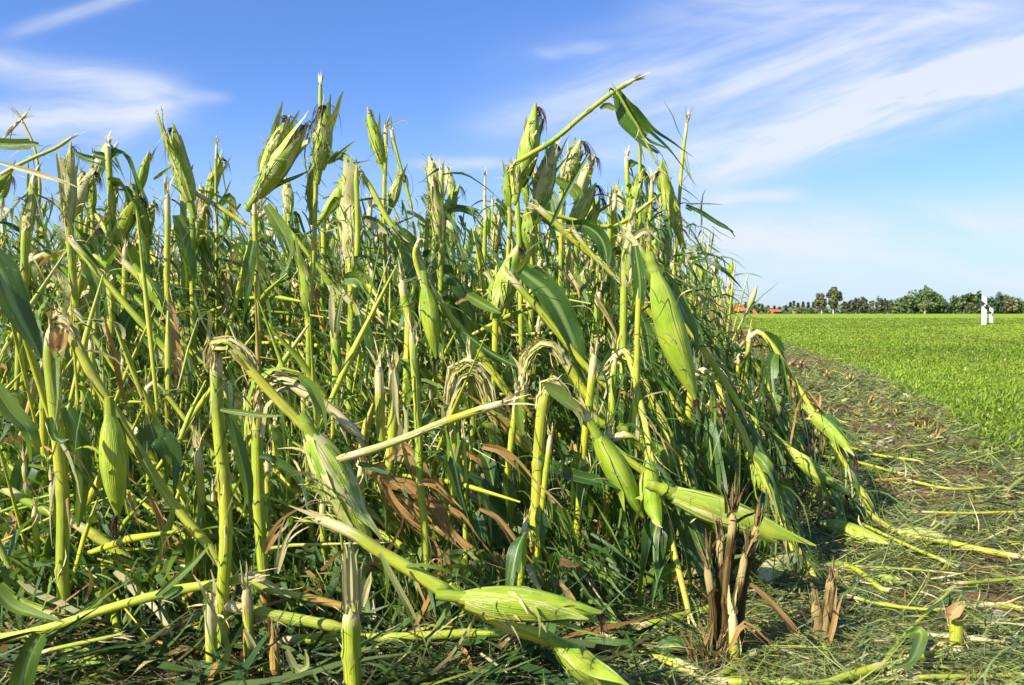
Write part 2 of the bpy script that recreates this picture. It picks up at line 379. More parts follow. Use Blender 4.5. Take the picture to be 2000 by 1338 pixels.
def stalk_geo(mb, ctrl, r0, r1, dry=0.0, fray0=0.0, fray1=1.0, seg=9, smooth=True, node=0.13, pale=0.0, step=0.011):
    path, s = resample(ctrl, step, smooth); L = s[-1]; seed = rng.random() * 40
    r = np.interp(s, [0, L], [r0, r1]); nd = np.zeros_like(s); q = rng.uniform(0.2, 0.9) * node
    T, N, B = frames(path)
    kink = np.zeros_like(path)
    while q < L - 0.015:
        gsn = np.exp(-((s - q) / 0.006) ** 2); nd = np.maximum(nd, gsn); r = r * (1 + 0.17 * gsn - 0.05 * np.exp(-((s - q - 0.02) / 0.012) ** 2))
        a = rng.uniform(0, 6.28); kink += (np.clip(1 - np.abs(s - q) / node, 0, 1)[:, None]) * (N * math.cos(a) + B * math.sin(a)) * r0 * 0.28
        q += node * rng.uniform(0.75, 1.25)
    path = path + kink * np.clip(s / 0.03, 0, 1)[:, None]
    pl = np.full_like(s, pale)
    if fray1: pl = np.maximum(pl, np.exp(-np.maximum(L - s - 0.01, 0) / 0.028) * fray1)
    if fray0: pl = np.maximum(pl, np.exp(-np.maximum(s - 0.01, 0) / 0.028) * fray0)
    dr = dry(s / L) if callable(dry) else np.interp(s / L, *dry) if isinstance(dry, tuple) else np.full_like(s, dry)
    th = np.linspace(0, 2 * np.pi, seg, endpoint=False)
    groove = 1 - 0.06 * np.exp(-((th - 1.0) / 0.5) ** 2)
    rag = np.ones((len(s), seg))
    if fray1: r[-1] *= 0.75; rag[-1] = rng.uniform(0.5, 1.1, seg)
    G = path[:, None] + (r[:, None] * groove * rag)[..., None] * (np.cos(th)[None, :, None] * N[:, None] + np.sin(th)[None, :, None] * B[:, None])
    if fray1: G[-1] += T[-1] * rng.uniform(-0.012, 0.014, (seg, 1))
    if fray0: G[0] -= T[0] * rng.uniform(-0.012, 0.014, (seg, 1))
    st = np.zeros(G.shape); st[..., 0] = (1 - np.abs(1 - th / np.pi))[None]; st[..., 1] = s[:, None]; st[..., 2] = seed
    col = np.stack([np.broadcast_to(x[:, None], G.shape[:2]) for x in (dr, pl, nd)], -1)
    mb.grid(G, st, col, True)
    for q in np.where((nd[1:-1] > 0.9) & (nd[1:-1] >= nd[:-2]) & (nd[1:-1] > nd[2:]))[0] + 1:     # leaf sheaths clasping the stalk above its nodes
        if r0 < 0.006 or rng.random() < 0.35: continue
        m = min(len(s) - q - 2, int(rng.uniform(0.04, 0.12) / step)); w0 = rng.uniform(0, 6.28); span = rng.uniform(2.6, 5.2)
        if m < 3: continue
        ta = np.linspace(w0, w0 + span, 8); rag2 = np.convolve(rng.uniform(0.55, 1, 10), [.25, .5, .25], 'valid'); k = np.linspace(0, 1, 7)
        idx = q + k[:, None] * m * rag2[None]; pi = np.stack([np.interp(idx, np.arange(len(s)), path[:, j]) for j in range(3)], -1)
        ri = np.interp(idx, np.arange(len(s)), r) * (1.07 + 0.12 * k[:, None] ** 3 * rng.uniform(0, 1, 8)); ii = np.clip(idx.astype(int), 0, len(s) - 1)
        Gs = pi + ri[..., None] * (np.cos(ta)[None, :, None] * N[ii] + np.sin(ta)[None, :, None] * B[ii])
        ss = np.zeros(Gs.shape); ss[..., 0] = np.linspace(0, 0.6, 8)[None]; ss[..., 1] = s[ii]; ss[..., 2] = rng.random() * 40
        cs = np.zeros(Gs.shape); cs[..., 0] = np.clip(dr[ii] + (0.3 if rng.random() < 0.3 else 0), 0, 1); cs[..., 1] = rng.uniform(0, 0.25) + 0.35 * k[:, None] ** 3
        mb.grid(Gs, ss, cs)
    for f, i, sg in ((fray1, -1, 1), (fray0, 0, -1)):
        c0 = path[i][None, None] + np.zeros((1, seg, 3))             # plug the open end with pith
        mb.grid(np.concatenate([G[i][None], c0 - T[i] * sg * 0.006]), np.array([0, 0, seed]), np.array([dr[i], 0.9 if f else pl[i], 0]), True)
        if f:
            n = int(5 * f) + 4; a = rng.uniform(0, 6.28, n)
            rad = np.cos(a)[:, None] * N[i] + np.sin(a)[:, None] * B[i]
            shreds(mb, path[i] + rad * r[i] * 0.8, T[i] * sg + rad * rng.uniform(-0.05, 0.25, (n, 1)), rng.uniform(0.01, 0.05, n) * (0.6 + 0.4 * f),
                   np.minimum(rng.uniform(0.002, 0.009, n), r0 * 0.9), np.stack([np.full(n, dr[i] * 0.7), rng.uniform(0.3, 1, n), 0 * a], -1), grav=0.1, curl=0.3, K=5)
    return path, s, T, N, B, r


def bark_strips(mb, path, T, N, B, r, n, col=(0, 0.9, 0)):
    """thin peeled fibres along a hail-beaten stalk"""
    if n <= 0: return
    i = rng.integers(1, len(path) - 1, n); a = rng.uniform(0, 6.28, n)
    rad = np.cos(a)[:, None] * N[i] + np.sin(a)[:, None] * B[i]
    up = np.where(rng.random(n) < 0.5, 1, -1)[:, None]
    shreds(mb, path[i] + rad * r[i][:, None], T[i] * up + rad * 0.35, rng.uniform(0.02, 0.09, n), rng.uniform(0.001, 0.003, n), np.array(col), grav=0.5, curl=0.8, K=6)


def leaf_geo(mb, ctrl, width, roll=0.0, twist=0.6, strips=4, tear=0.55, dry=0.0, pale=0.0, wave=0.12, fold=0.35, spread=0.6,
             prof=((0, 0.25, 0.55, 0.85, 1), (0.55, 1, 0.92, 0.55, 0.12)), grav=1.0, step=0.012, smooth=True, view=True):
    """maize leaf: one blade that falls apart into strips past `tear`"""
    path, s = resample(ctrl, step, smooth); L = s[-1]; t = s / L; K = len(s)
    T = nrm(np.gradient(path, axis=0))
    if view: e = np.array([0, 0, CAMH]) - path
    else: e = np.broadcast_to(np.array([rng.normal(), rng.normal(), 0.5]), path.shape)
    s0 = nrm(np.cross(T, nrm(e))); n0 = np.cross(s0, T)
    rl = roll + twist * (t - 0.3)
    side = s0 * np.cos(rl)[:, None] + n0 * np.sin(rl)[:, None]; nor = n0 * np.cos(rl)[:, None] - s0 * np.sin(rl)[:, None]
    w = np.interp(t, *prof) * width / 2; seed = rng.random() * 50
    ph = rng.uniform(0, 6.28, 2)
    edges = np.linspace(-1, 1, strips + 1)
    if strips > 1: edges[1:-1] += rng.uniform(-0.3, 0.3, strips - 1) / strips
    edges = np.sort(edges)
    for k in range(strips):
        end = K if strips == 1 else max(4, int(K * rng.uniform(max(tear + 0.08, 0.35), 1.05)))
        end = min(end, K); q = slice(0, end); tt = t[q]
        f = np.linspace(edges[k], edges[k + 1], 3 if strips > 2 else 5)
        mt = tear * rng.uniform(0.75, 1.25); g = np.clip((tt - mt) / (1 - min(mt, 0.95)), 0, 1)
        off = (g ** 1.5)[:, None] * (side[q] * rng.normal(0, spread) + nor[q] * rng.normal(0, spread) + np.array([0, 0, -1]) * rng.uniform(0, 0.5) * grav) * L * 0.22 if strips > 1 else 0
        ff = f[None] * np.ones((end, 1))
        if strips > 1:                                                # strips narrow to a ragged point
            mid = f.mean(); nar = np.clip(1 - 0.75 * g * np.clip((tt - tt[-1] + 0.25) / 0.25, 0.25, 1), 0.1, 1)
            ff = mid + (ff - mid) * nar[:, None]
        wav = wave * np.abs(ff) ** 2 * (np.sin(tt * 21 * L / 0.4 + ph[0])[:, None] * (ff > 0) + np.sin(tt * 25 * L / 0.4 + ph[1])[:, None] * (ff < 0))
        G = (path[q] + off)[:, None] + (w[q][:, None] * ff)[..., None] * side[q][:, None] + (w[q][:, None] * (fold * (np.abs(ff) - 0.5) + wav))[..., None] * nor[q][:, None]
        G[..., 2] = np.maximum(G[..., 2], 0.006)
        st = np.zeros(G.shape); st[..., 0] = (ff + 1) / 2; st[..., 1] = s[q][:, None]; st[..., 2] = seed
        col = np.zeros(G.shape); col[..., 0] = np.interp(tt, *dry)[:, None] if isinstance(dry, tuple) else dry
        col[..., 1] = pale; col[..., 2] = np.exp(-(ff / 0.13) ** 2)
        mb.grid(G, st, col)


WIND = nrm(np.array([-0.55, -0.8, 0.15]))


def ear_geo(plant, base, tip, rad, bend=0.0, silk=1, kern=0.0, pale=0.25, dry=0.0, flaps=3, shank=True, torn=1.0, silk_len=0.09):
    """husked ear > silk, kernels"""
    base, tip = np.asarray(base, float), np.asarray(tip, float)
    ax = tip - base; L = np.linalg.norm(ax); d = ax / L
    sidev = nrm(np.cross(d, WIND)); mid = (base + tip) / 2 + sidev * bend * L
    path, s = resample([base, mid, tip], L / 22); t = s / s[-1]
    T, N, B = frames(path, WIND)
    r = rad * np.interp(t, [0, 0.05, 0.15, 0.32, 0.5, 0.72, 0.88, 1], [0.34, 0.44, 0.74, 0.97, 1, 0.74, 0.42, 0.09])
    r = np.convolve(np.r_[r[0], r, r[-1]], [0.25, 0.5, 0.25], 'valid')
    seg = 26; th = np.linspace(0, 2 * np.pi, seg, endpoint=False); seed = rng.random() * 50; off = rng.random()
    saw = np.mod(th[None] / (2 * np.pi) * 4 + t[:, None] * rng.uniform(-0.5, 0.5) + off, 1.0)
    lump = 1 + 0.06 * np.sin(th[None] * 2 + seed) * np.sin(t[:, None] * 9 + seed) + np.convolve(rng.normal(0, 0.05, seg + 4), np.ones(3) / 3, 'same')[2:-2][None] * np.sin(t * 3.14)[:, None]
    rr = r[:, None] * (0.96 + 0.09 * saw) * lump
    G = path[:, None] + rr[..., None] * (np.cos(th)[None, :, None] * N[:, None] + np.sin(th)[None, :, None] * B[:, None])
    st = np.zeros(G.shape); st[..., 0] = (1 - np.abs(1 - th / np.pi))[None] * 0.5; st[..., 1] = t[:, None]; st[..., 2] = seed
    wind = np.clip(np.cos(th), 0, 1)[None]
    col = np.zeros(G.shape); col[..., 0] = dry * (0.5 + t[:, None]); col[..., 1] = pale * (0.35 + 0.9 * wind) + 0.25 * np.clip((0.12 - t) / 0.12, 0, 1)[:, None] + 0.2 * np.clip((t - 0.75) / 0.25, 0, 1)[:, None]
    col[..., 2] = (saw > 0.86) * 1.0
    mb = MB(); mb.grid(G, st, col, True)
    tp = np.repeat(path[-1][None, None], seg, 1) + T[-1] * 0.004
    mb.grid(np.concatenate([G[-1][None], tp]), np.array([0, 1, seed]), np.array([0.6, 0.3, 0]), True)
    # outer husk leaves that come loose towards the tip
    for k in range(flaps):
        a = rng.uniform(0, 6.28); rv = math.cos(a) * N + math.sin(a) * B
        q = np.linspace(0.05, rng.uniform(0.8, 1.06), 14); lift = np.clip(q - rng.uniform(0.55, 0.8), 0, 1)
        idx = np.clip(q * (len(path) - 1), 0, len(path) - 1)
        c = np.stack([np.interp(idx, np.arange(len(path)), path[:, j]) for j in range(3)], 1)
        rvq = np.stack([np.interp(idx, np.arange(len(path)), rv[:, j]) for j in range(3)], 1); rq = np.interp(idx, np.arange(len(path)), r)
        c = c + rvq * (rq * 1.07 + lift * 0.13 * rng.uniform(0.2, 1.2))[:, None] + d * (np.clip(q - 0.9, 0, 1) * 0.2)[:, None]
        Tq = nrm(np.gradient(c, axis=0)); sd2 = nrm(np.cross(Tq, rvq)); wq = rad * np.interp(q / q[-1], [0, 0.3, 0.65, 0.9, 1], [0.5, 0.85, 0.62, 0.25, 0.04])
        f = np.linspace(-1, 1, 5)
        Gf = c[:, None] + (wq[:, None] * f)[..., None] * sd2[:, None] - ((f ** 2)[None] * wq[:, None] ** 2 * 0.4 / rad)[..., None] * rvq[:, None]
        stf = np.zeros(Gf.shape); stf[..., 0] = (f * 0.12 + 0.3)[None]; stf[..., 1] = q[:, None]; stf[..., 2] = rng.random() * 50
        cf = np.zeros(Gf.shape); cf[..., 0] = dry; cf[..., 1] = pale * 0.8 + rng.uniform(0, 0.25); cf[..., 2] = (np.abs(f) > 0.9)[None]
        mb.grid(Gf, stf, cf)
    n = int(46 * torn * (0.3 + pale))
    if n:                                                             # fibres torn out by the hail
        i = rng.integers(3, len(path) - 3, n); a = rng.normal(0, 0.9, n)
        rv = np.cos(a)[:, None] * N[i] + np.sin(a)[:, None] * B[i]
        shreds(mb, path[i] + rv * r[i][:, None] * 1.02, T[i] * rng.choice([-1, 1], (n, 1)) + rv * 0.3, rng.uniform(0.01, 0.055, n) * L / 0.2, rng.uniform(0.0015, 0.008, n),
               np.stack([0 * a + 0.1 + dry, rng.uniform(0.1, 1, n), 0 * a], -1), grav=0.5, curl=0.7, K=5)
    if shank:
        p0 = base - d * L * 0.16
        stalk_geo(mb, [p0, base + d * L * 0.05], rad * 0.33, rad * 0.45, 0, 0, 0, 8, False, 0.03)
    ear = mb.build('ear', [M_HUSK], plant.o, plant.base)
    if kern:
        km = MB()
        for a0 in np.arange(-0.8, 0.81, 0.25):
            for q in np.arange(0.55 - 0.35 * kern, 0.93, 0.035 * 0.2 / L):
                if rng.random() > 0.9 - 0.25 * abs(a0): continue
                i = min(len(path) - 1, int(q * (len(path) - 1))); rv = math.cos(a0) * N[i] + math.sin(a0) * B[i]; tv = np.cross(T[i], rv)
                c = path[i] + T[i] * ((q * (len(path) - 1) - i) * L / 22) + rv * r[i] * 1.04
                ph = np.linspace(0.1, 1.57, 4); ps = np.linspace(0, 6.283, 6, endpoint=False)
                kk = 0.0042 * rng.uniform(0.8, 1.15)
                Gk = c + kk * ((np.sin(ph)[:, None] * np.cos(ps))[..., None] * tv + (np.sin(ph)[:, None] * np.sin(ps))[..., None] * T[i] * 0.8 + (np.cos(ph)[:, None] * np.ones(6))[..., None] * rv * 0.9)
                km.grid(Gk, np.array([0, 0, 1.0]), np.array([0.3, 0.3, 0.3]), True)
        if km.n: km.build('kernels', M_KERN, ear)
    if silk:
        sm = MB(); n = int(30 * silk)
        a = rng.uniform(0, 6.28, n); rv = np.cos(a)[:, None] * N[-2] + np.sin(a)[:, None] * B[-2]
        out = np.array([0.75, 0.1, 0.1]) if rng.random() < 0.8 else np.array([-0.5, -0.1, 0.1])
        shreds(sm, path[-2] + rv * r[-2] * 0.7, d * 0.35 + out * 0.5 + rng.normal(0, 0.10, (n, 3)), rng.uniform(0.35, 0.85, n) * silk_len, rng.uniform(0.001, 0.0024, n), np.array([0.05, 0.02, 0.01]), grav=3.2, curl=0.4, K=9)
        sk = sm.build('silk', M_SILK, ear, plant.base)
    return ear


class Plant:
    def __init__(s, label, x, d, name='maize_plant', cat='maize plant', group=None, base=None, tint=0.0):
        s.d = d; s.base = np.array([gx(x, d), d, 0.0]) if base is None else np.asarray(base, float)
        s.o = tag(empty(name, s.base), label, cat, group); s.paths = []

    def w(s, pts, dd=0.0):
        return np.array([P(p[0], p[1], s.d + dd + (p[2] if len(p) > 2 else 0)) for p in pts])

    def r(s, wpx): return wpx / 2 * s.d / FPX

    def stalk(s, pts, w, w2=None, ground=True, dry=0.0, fray0=0.0, fray1=1.0, name='stalk', strips=10, smooth=True, node=0.125, pale=0.0, dd=0.0):
        c = s.w(pts, dd)
        if ground: c = np.vstack([[c[0] * [1, 1, 0] - [0, 0, 0.03]], c]) if c[0][2] > 0.02 else c
        mb = MB(); g = stalk_geo(mb, c, s.r(w) * .93, s.r(w2 or w * 0.88) * .93, dry, fray0, fray1, 10, smooth, node, pale)
        bark_strips(mb, g[0], g[2], g[3], g[4], g[5], strips)
        s.paths.append(g[0])
        return mb.build(name, M_STALK, s.o, s.base)

    def top(s, pts, w, w2=None, **k):
        k.setdefault('fray0', 0.8); k.setdefault('fray1', 0.5); k.setdefault('strips', 6)
        return s.stalk(pts, w, w2 or w * 0.75, ground=False, name='broken_top', **k)

    def kink(s, pts, w, n=16, dry=0.1):
        """bundle of torn fibres arching over a break"""
        c, q = resample(s.w(pts), 0.008); T, N, B = frames(c); K = 9; idx = np.linspace(0, len(c) - 1, K).astype(int)
        o = rng.normal(0, 0.45, (n, 1, 2)) + rng.normal(0, 0.12, (n, K, 2)); bow = 1 + 0.5 * np.sin(np.linspace(0, 3.14, K))[None] * rng.uniform(0, 1, (n, 1))
        r = s.r(w); path = c[idx][None] + (o[..., :1] * N[idx][None] + o[..., 1:] * B[idx][None]) * r * bow[..., None]
        side = np.broadcast_to(nrm(rng.normal(0, 1, (n, 1, 3))), path.shape) * rng.uniform(0.0008, 0.0040, (n, 1, 1))
        mb = MB(); mb.ribbons(path, side, np.stack([rng.uniform(0, dry * 2, n), rng.uniform(0.15, 0.95, n), np.zeros(n)], -1))
        shreds(mb, path[:n // 3, K // 2], nrm(rng.normal(0, 1, (n // 3, 3)) + [0, 0, 0.4]), rng.uniform(0.01, 0.045, n // 3), rng.uniform(0.001, 0.003, n // 3), np.array([0, 0.9, 0]), 0.5, 0.8, 6)
        mb.build('torn_fibres', M_STALK, s.o, s.base)

    def ear(s, bx, by, tx, ty, w, dd=0.0, **k):
        return ear_geo(s, P(bx, by, s.d + dd), P(tx, ty, s.d + dd + k.pop('dt', 0.0)), s.r(w) * .88, **k)

    def leaf(s, pts, w, dd=-0.02, name='leaf', label=None, **k):
        mb = MB(); leaf_geo(mb, s.w(pts, dd), w * (s.d + dd) / FPX, **k)
        o = mb.build(name, M_LEAF, s.o, s.base)
        if label: o['label'] = label
        return o

    def rags(s, n=26, lo=0.15, hi=1.0, L=(0.06, 0.24), w=(0.0015, 0.007), spread=0.6, grav=1.0):
        """narrow green rags of beaten leaves hanging along the stalk"""
        p = np.vstack(s.paths); i = (rng.uniform(lo, hi, n) * (len(p) - 1)).astype(int)
        D = rng.normal(0, 1, (n, 3)) * spread + np.array([0.35, -0.1, -0.15])
        mb = MB(); dr = np.where(rng.random(n) < 0.08, rng.uniform(0.3, 0.9, n), 0)
        shreds(mb, p[i] + rng.normal(0, 0.006, (n, 3)), D, rng.uniform(*L, n), rng.uniform(*w, n),
               np.stack([dr, np.where(rng.random(n) < 0.07, 0.6, 0.0), np.zeros(n)], -1), grav, 0.8, 8)
        mb.build('torn_leaf', M_LEAF, s.o, s.base)


# ------------------------------------------------------------------ the setting
GB_Y = [612, 640, 660, 700, 730, 760, 800, 850, 880, 905, 940, 1340]
GB_X = [1415, 1446, 1492, 1602, 1684, 1738, 1800, 1870, 1925, 2010, 2200, 3200]     # left limit of the green field, by picture row
CE_Y = [612, 630, 650, 700, 800, 900, 1000, 1100, 1200, 1300, 1400]
CE_X = [1398, 1400, 1405, 1415, 1408, 1390, 1345, 1275, 1195, 1085, 970]           # right limit of the standing maize


def field_mask(x, y):
    yy = np.maximum(y, 0.3); px = 1000 + FPX * x / yy; py = gy(yy)
    wob = (np.sin(x * 5.1 + y * 3.3) + np.sin(x * 11.3 - y * 6.7 + 1.7) + np.sin(y * 2.1 + 0.4)) * 9 * np.clip((py - 612) / 120, 0.2, 3)
    return np.where(y < 0.5, 0.0, np.clip((px + wob - np.interp(py, GB_Y, GB_X)) / np.maximum((py - 612) * 0.16, 3), 0, 1))


def terrain(x, y):
    z = np.interp(y, [-3000, 40, 110, 165, 250, 330, 5000], [0, 0, 0.30, 0.50, -1.6, -2.2, -2.2])
    z = z + 0.30 * np.exp(-((x - 15.5) / 3.5) ** 2 - ((y - 24) / 5.0) ** 2)
    return z


def build_ground():
    ys = np.r_[-40, -12, -4, np.arange(-1, 9, 0.055), np.geomspace(9.1, 60, 60), np.geomspace(64, 400, 40), 800, 2500, 6000]
    xs = np.r_[-6000, -1500, -400, -150, -60, -25, -12, np.arange(-5, 5.5, 0.06), np.geomspace(5.6, 60, 44), 100, 180, 400, 1500, 6000]
    X, Y = np.meshgrid(xs, ys, indexing='xy'); Z = terrain(X, Y)
    m = field_mask(X, Y); near = (np.abs(X) < 6) & (Y < 10) & (Y > -2)
    Z = Z + near * (rng.normal(0, 0.006, X.shape) + 0.010 * np.sin(X * 9 + Y * 2) * np.sin(Y * 7 - X)) - 0.006 * near
    mb = MB(); G = np.stack([X, Y, Z], -1); C = np.zeros(G.shape); C[..., 0] = m
    mb.grid(G, np.array([0, 0, 0.0]), C)
    mt, g, p, out = new_mat('soil_and_field')
    tc = g.n('ShaderNodeTexCoord'); o = tc.outputs['Object']; fm, _, _ = g.xyz(g.attr('col'))
    n1 = g.noise(o, 5, 6, 0.65); n2 = g.noise(o, 60, 4, 0.6); n3 = g.noise(o, 0.12, 4, 0.6); n4 = g.noise(o, 1.4, 5, 0.65)
    soil = g.mix(n2, (0.075, 0.042, 0.020), (0.28, 0.17, 0.085)); soil = g.mix(g.rng(n1, 0.45, 0.7), soil, (0.20, 0.115, 0.06))
    gr = g.mix(g.rng(n4, 0.3, 0.7), (0.17, 0.27, 0.016), (0.25, 0.335, 0.025)); gr = g.mix(g.rng(n3, 0.35, 0.65, 0, 0.5), gr, (0.36, 0.43, 0.04))
    g.put(p.inputs['Base Color'], g.mix(fm, soil, gr)); p.inputs['Roughness'].default_value = 0.9; p.inputs['Specular IOR Level'].default_value = 0.1
    bump(g, p, g.add(n1, n2), 0.7, 0.02)
    ob = mb.build('ground', mt); tag(ob, kind='structure')


build_ground()


def pal(n, cols, wts, jit=0.25):
    c = np.array(cols)[rng.choice(len(cols), n, p=np.array(wts) / sum(wts))]
    return c * rng.uniform(1 - jit, 1 + jit, (n, 1))


def build_grass():
    n = 230000
    d = np.exp(rng.uniform(np.log(2.0), np.log(75), n)); tx = rng.uniform(0.15, 0.95, n); x = tx * d + rng.normal(0, 0.02, n) * d
    m = field_mask(x, d); k = rng.random(n) < m * np.where(m < 0.9, 0.6, 1.0); x, d, m = x[k], d[k], m[k]; n = len(x)
    clump = 0.5 + 0.5 * np.sin(x * 2.3 + np.sin(d * 1.7) * 2) * np.sin(d * 2.9 + np.sin(x * 1.3) * 2)
    h = rng.uniform(0.018, 0.050, n) * (0.7 + 0.6 * clump) * np.clip(m + 0.35, 0, 1) * (1 + d * 0.006); w = np.maximum(rng.uniform(0.004, 0.011, n), 0.0011 * d)
    K = 4; t = np.linspace(0, 1, K)
    az = rng.uniform(0, 6.28, n); lean = rng.uniform(0.3, 1.5, n)
    dirv = np.stack([np.cos(az), np.sin(az), np.zeros(n)], 1)
    base = np.stack([x, d, terrain(x, d)], 1)
    path = base[:, None] + dirv[:, None] * (lean * h)[:, None, None] * (t ** 1.7)[None, :, None] + np.array([0, 0, 1.0]) * (h[:, None] * (t - 0.35 * lean[:, None] * t ** 2))[..., None]
    sd2 = np.stack([-np.sin(az + rng.normal(0, 0.5, n)), np.cos(az), np.zeros(n)], 1)
    side = sd2[:, None] * (w[:, None] / 2 * np.array([0.5, 1, 0.8, 0.1])[None])[..., None]
    c = pal(n, [(0.165, 0.275, 0.016), (0.22, 0.32, 0.02), (0.30, 0.37, 0.04), (0.08, 0.155, 0.012), (0.44, 0.40, 0.15)], [4, 5, 3, 2.4, 0.5])
    c = c * (1 + .20 * np.sin(x * .9 + 2 * np.sin(d * .31)) * np.sin(d * .55 + x * .2))[:, None] * (1 - .28 * (np.abs((x * .96 - d * .27 + 60) % 4.5 - 2.2) < .16))[:, None] * np.array([1, 1, 1]) + (rng.random((n, 1)) < .25 * np.clip(np.sin(x * .7 + d * .4), 0, 1)[:, None]) * np.array([.09, .03, .005])
    mb = MB(); mb.ribbons(path, side, c)
    tag(mb.build('grass', M_GRASS), kind='stuff', label='bright green young crop covering the open field', cat='grass')


build_grass()
LITTER = [(0.12, 0.165, 0.05), (0.21, 0.255, 0.10), (0.30, 0.335, 0.08), (0.05, 0.095, 0.022), (0.50, 0.45, 0.22), (0.30, 0.18, 0.07), (0.34, 0.40, 0.035)]


def build_litter():
    n = 185000
    d = np.exp(rng.uniform(np.log(1.05), np.log(16), n)); py = gy(d)
    px = rng.uniform(-150, 1.0, n) ; px = -150 + rng.random(n) * (np.interp(py, GB_Y, GB_X) + np.clip((py - 612) * 0.3, 5, 90) + 150)
    px = np.where(rng.random(n) < 0.5, np.interp(py, CE_Y, CE_X) - 250 * np.clip((py - 612) / 300, 0.1, 1) + rng.random(n) * (np.interp(py, GB_Y, GB_X) - np.interp(py, CE_Y, CE_X) + 300 * np.clip((py - 612) / 300, 0.1, 1)), px)
    k = px < 2300; d, px = d[k], px[k]; x = (px - 1000) / FPX * d
    # bare patches of soil in the wheel track
    bare = (np.hypot(px - 1868, (gy(d) - 1284) * 1.3) < 42) * 1.0
    for bx, by, rx, ry in ((1740, 835, 90, 14), (1760, 878, 80, 10), (1640, 800, 70, 10), (1880, 930, 60, 12), (1560, 705, 40, 8), (1820, 970, 70, 10), (1950, 1110, 60, 16), (1940, 1185, 70, 22)):
        bare = np.maximum(bare, np.exp(-((px[:] - bx) / (rx * 1.25)) ** 4 - ((gy(d) - by) / (ry * 1.3)) ** 4))
    k = rng.random(len(x)) > bare * 0.8; x, d = x[k], d[k]; n = len(x)
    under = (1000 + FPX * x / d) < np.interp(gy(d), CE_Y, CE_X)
    L = rng.gamma(2.0, 0.022, n) + 0.012; L = np.minimum(L, 0.17); w = (0.0010 + rng.gamma(1.2, 0.0015, n)) * np.clip(d / 2.2, 0.8, 1.9)
    az = rng.normal(0, 0.75, n) + np.where(rng.random(n) < 0.5, np.pi, 0); el = rng.normal(0.05, 0.28, n)
    D = np.stack([np.cos(az) * np.cos(el), np.sin(az) * np.cos(el), np.sin(el)], 1)
    z = 0.003 + rng.gamma(1.4, 0.005, n) + under * rng.random(n) * 0.04 + np.abs(np.sin(x * 6 + d * 2.2) * np.sin(d * 5 - x * 2)) * 0.012
    mb = MB(); shreds(mb, np.stack([x, d, z], 1), D, L, w, pal(n, LITTER, [5.5, 6, 5, 3, 2.0, 1.1, 2.2], 0.35) * np.where(under & (rng.random(n) < .85), 0.36, 1)[:, None], grav=0.12, curl=0.45, K=5, facing=np.array([0, 0, 1.0]))  # most litter beneath the maize coloured darker, painting in shade between the stalks
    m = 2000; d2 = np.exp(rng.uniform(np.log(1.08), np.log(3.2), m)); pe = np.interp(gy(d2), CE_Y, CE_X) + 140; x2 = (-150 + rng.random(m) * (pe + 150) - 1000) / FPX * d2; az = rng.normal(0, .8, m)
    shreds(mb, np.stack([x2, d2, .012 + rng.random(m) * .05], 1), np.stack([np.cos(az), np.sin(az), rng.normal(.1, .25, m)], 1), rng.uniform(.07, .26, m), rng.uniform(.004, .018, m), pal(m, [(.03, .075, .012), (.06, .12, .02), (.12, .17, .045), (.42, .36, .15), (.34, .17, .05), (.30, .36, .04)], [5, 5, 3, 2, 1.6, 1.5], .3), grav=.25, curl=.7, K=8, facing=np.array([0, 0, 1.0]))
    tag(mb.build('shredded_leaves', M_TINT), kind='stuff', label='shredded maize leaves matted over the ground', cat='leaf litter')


build_litter()


# ------------------------------------------------------------------ far trees, houses, marker posts
def crown(mb, c, size, n, col, shape='round', leaf=0.4):
    """leaf clumps spread through a crown volume"""
    if shape == 'cone':
        t = rng.random(n) ** 1.6; a = rng.uniform(0, 6.28, n); rr = (1 - t) ** 0.9 * np.sqrt(rng.random(n)) * (0.75 + 0.25 * np.sin(t * 40))
        p = np.stack([np.cos(a) * rr, np.sin(a) * rr, t * 2 - 1], 1)
    else:
        k = 34 if shape == 'round' else 22
        cc = nrm(rng.normal(0, 1, (k, 3))) * rng.uniform(0.35, 0.8, (k, 1)); cc[:, 2] = np.clip(cc[:, 2], -0.85, 1)
        i = rng.integers(0, k, n); rad = (0.34 if shape == 'round' else 0.25) * rng.uniform(0.7, 1.3, k)[i]
        p = cc[i] + nrm(rng.normal(0, 1, (n, 3))) * (rad * rng.random(n) ** 0.4)[:, None]
    p = c + p * np.asarray(size) * (1.12 if shape != 'cone' else 1.0)
    nv = nrm(rng.normal(0, 1, (n, 3)) + 0.6 * nrm((p - c) / np.asarray(size))); a = nrm(np.cross(nv, rng.normal(0, 1, (n, 3))))
    sz = leaf * rng.uniform(0.5, 1.2, n)
    path = np.stack([p - np.cross(nv, a) * sz[:, None] / 2, p, p + np.cross(nv, a) * sz[:, None] / 2], 1)
    side = np.stack([a * 0.25, a * 0.5, a * 0.12], 1) * sz[:, None, None]
    mb.ribbons(path, side, pal(n, [col, np.array(col) * 1.35, np.array(col) * 0.65], [3, 2, 2], 0.2))


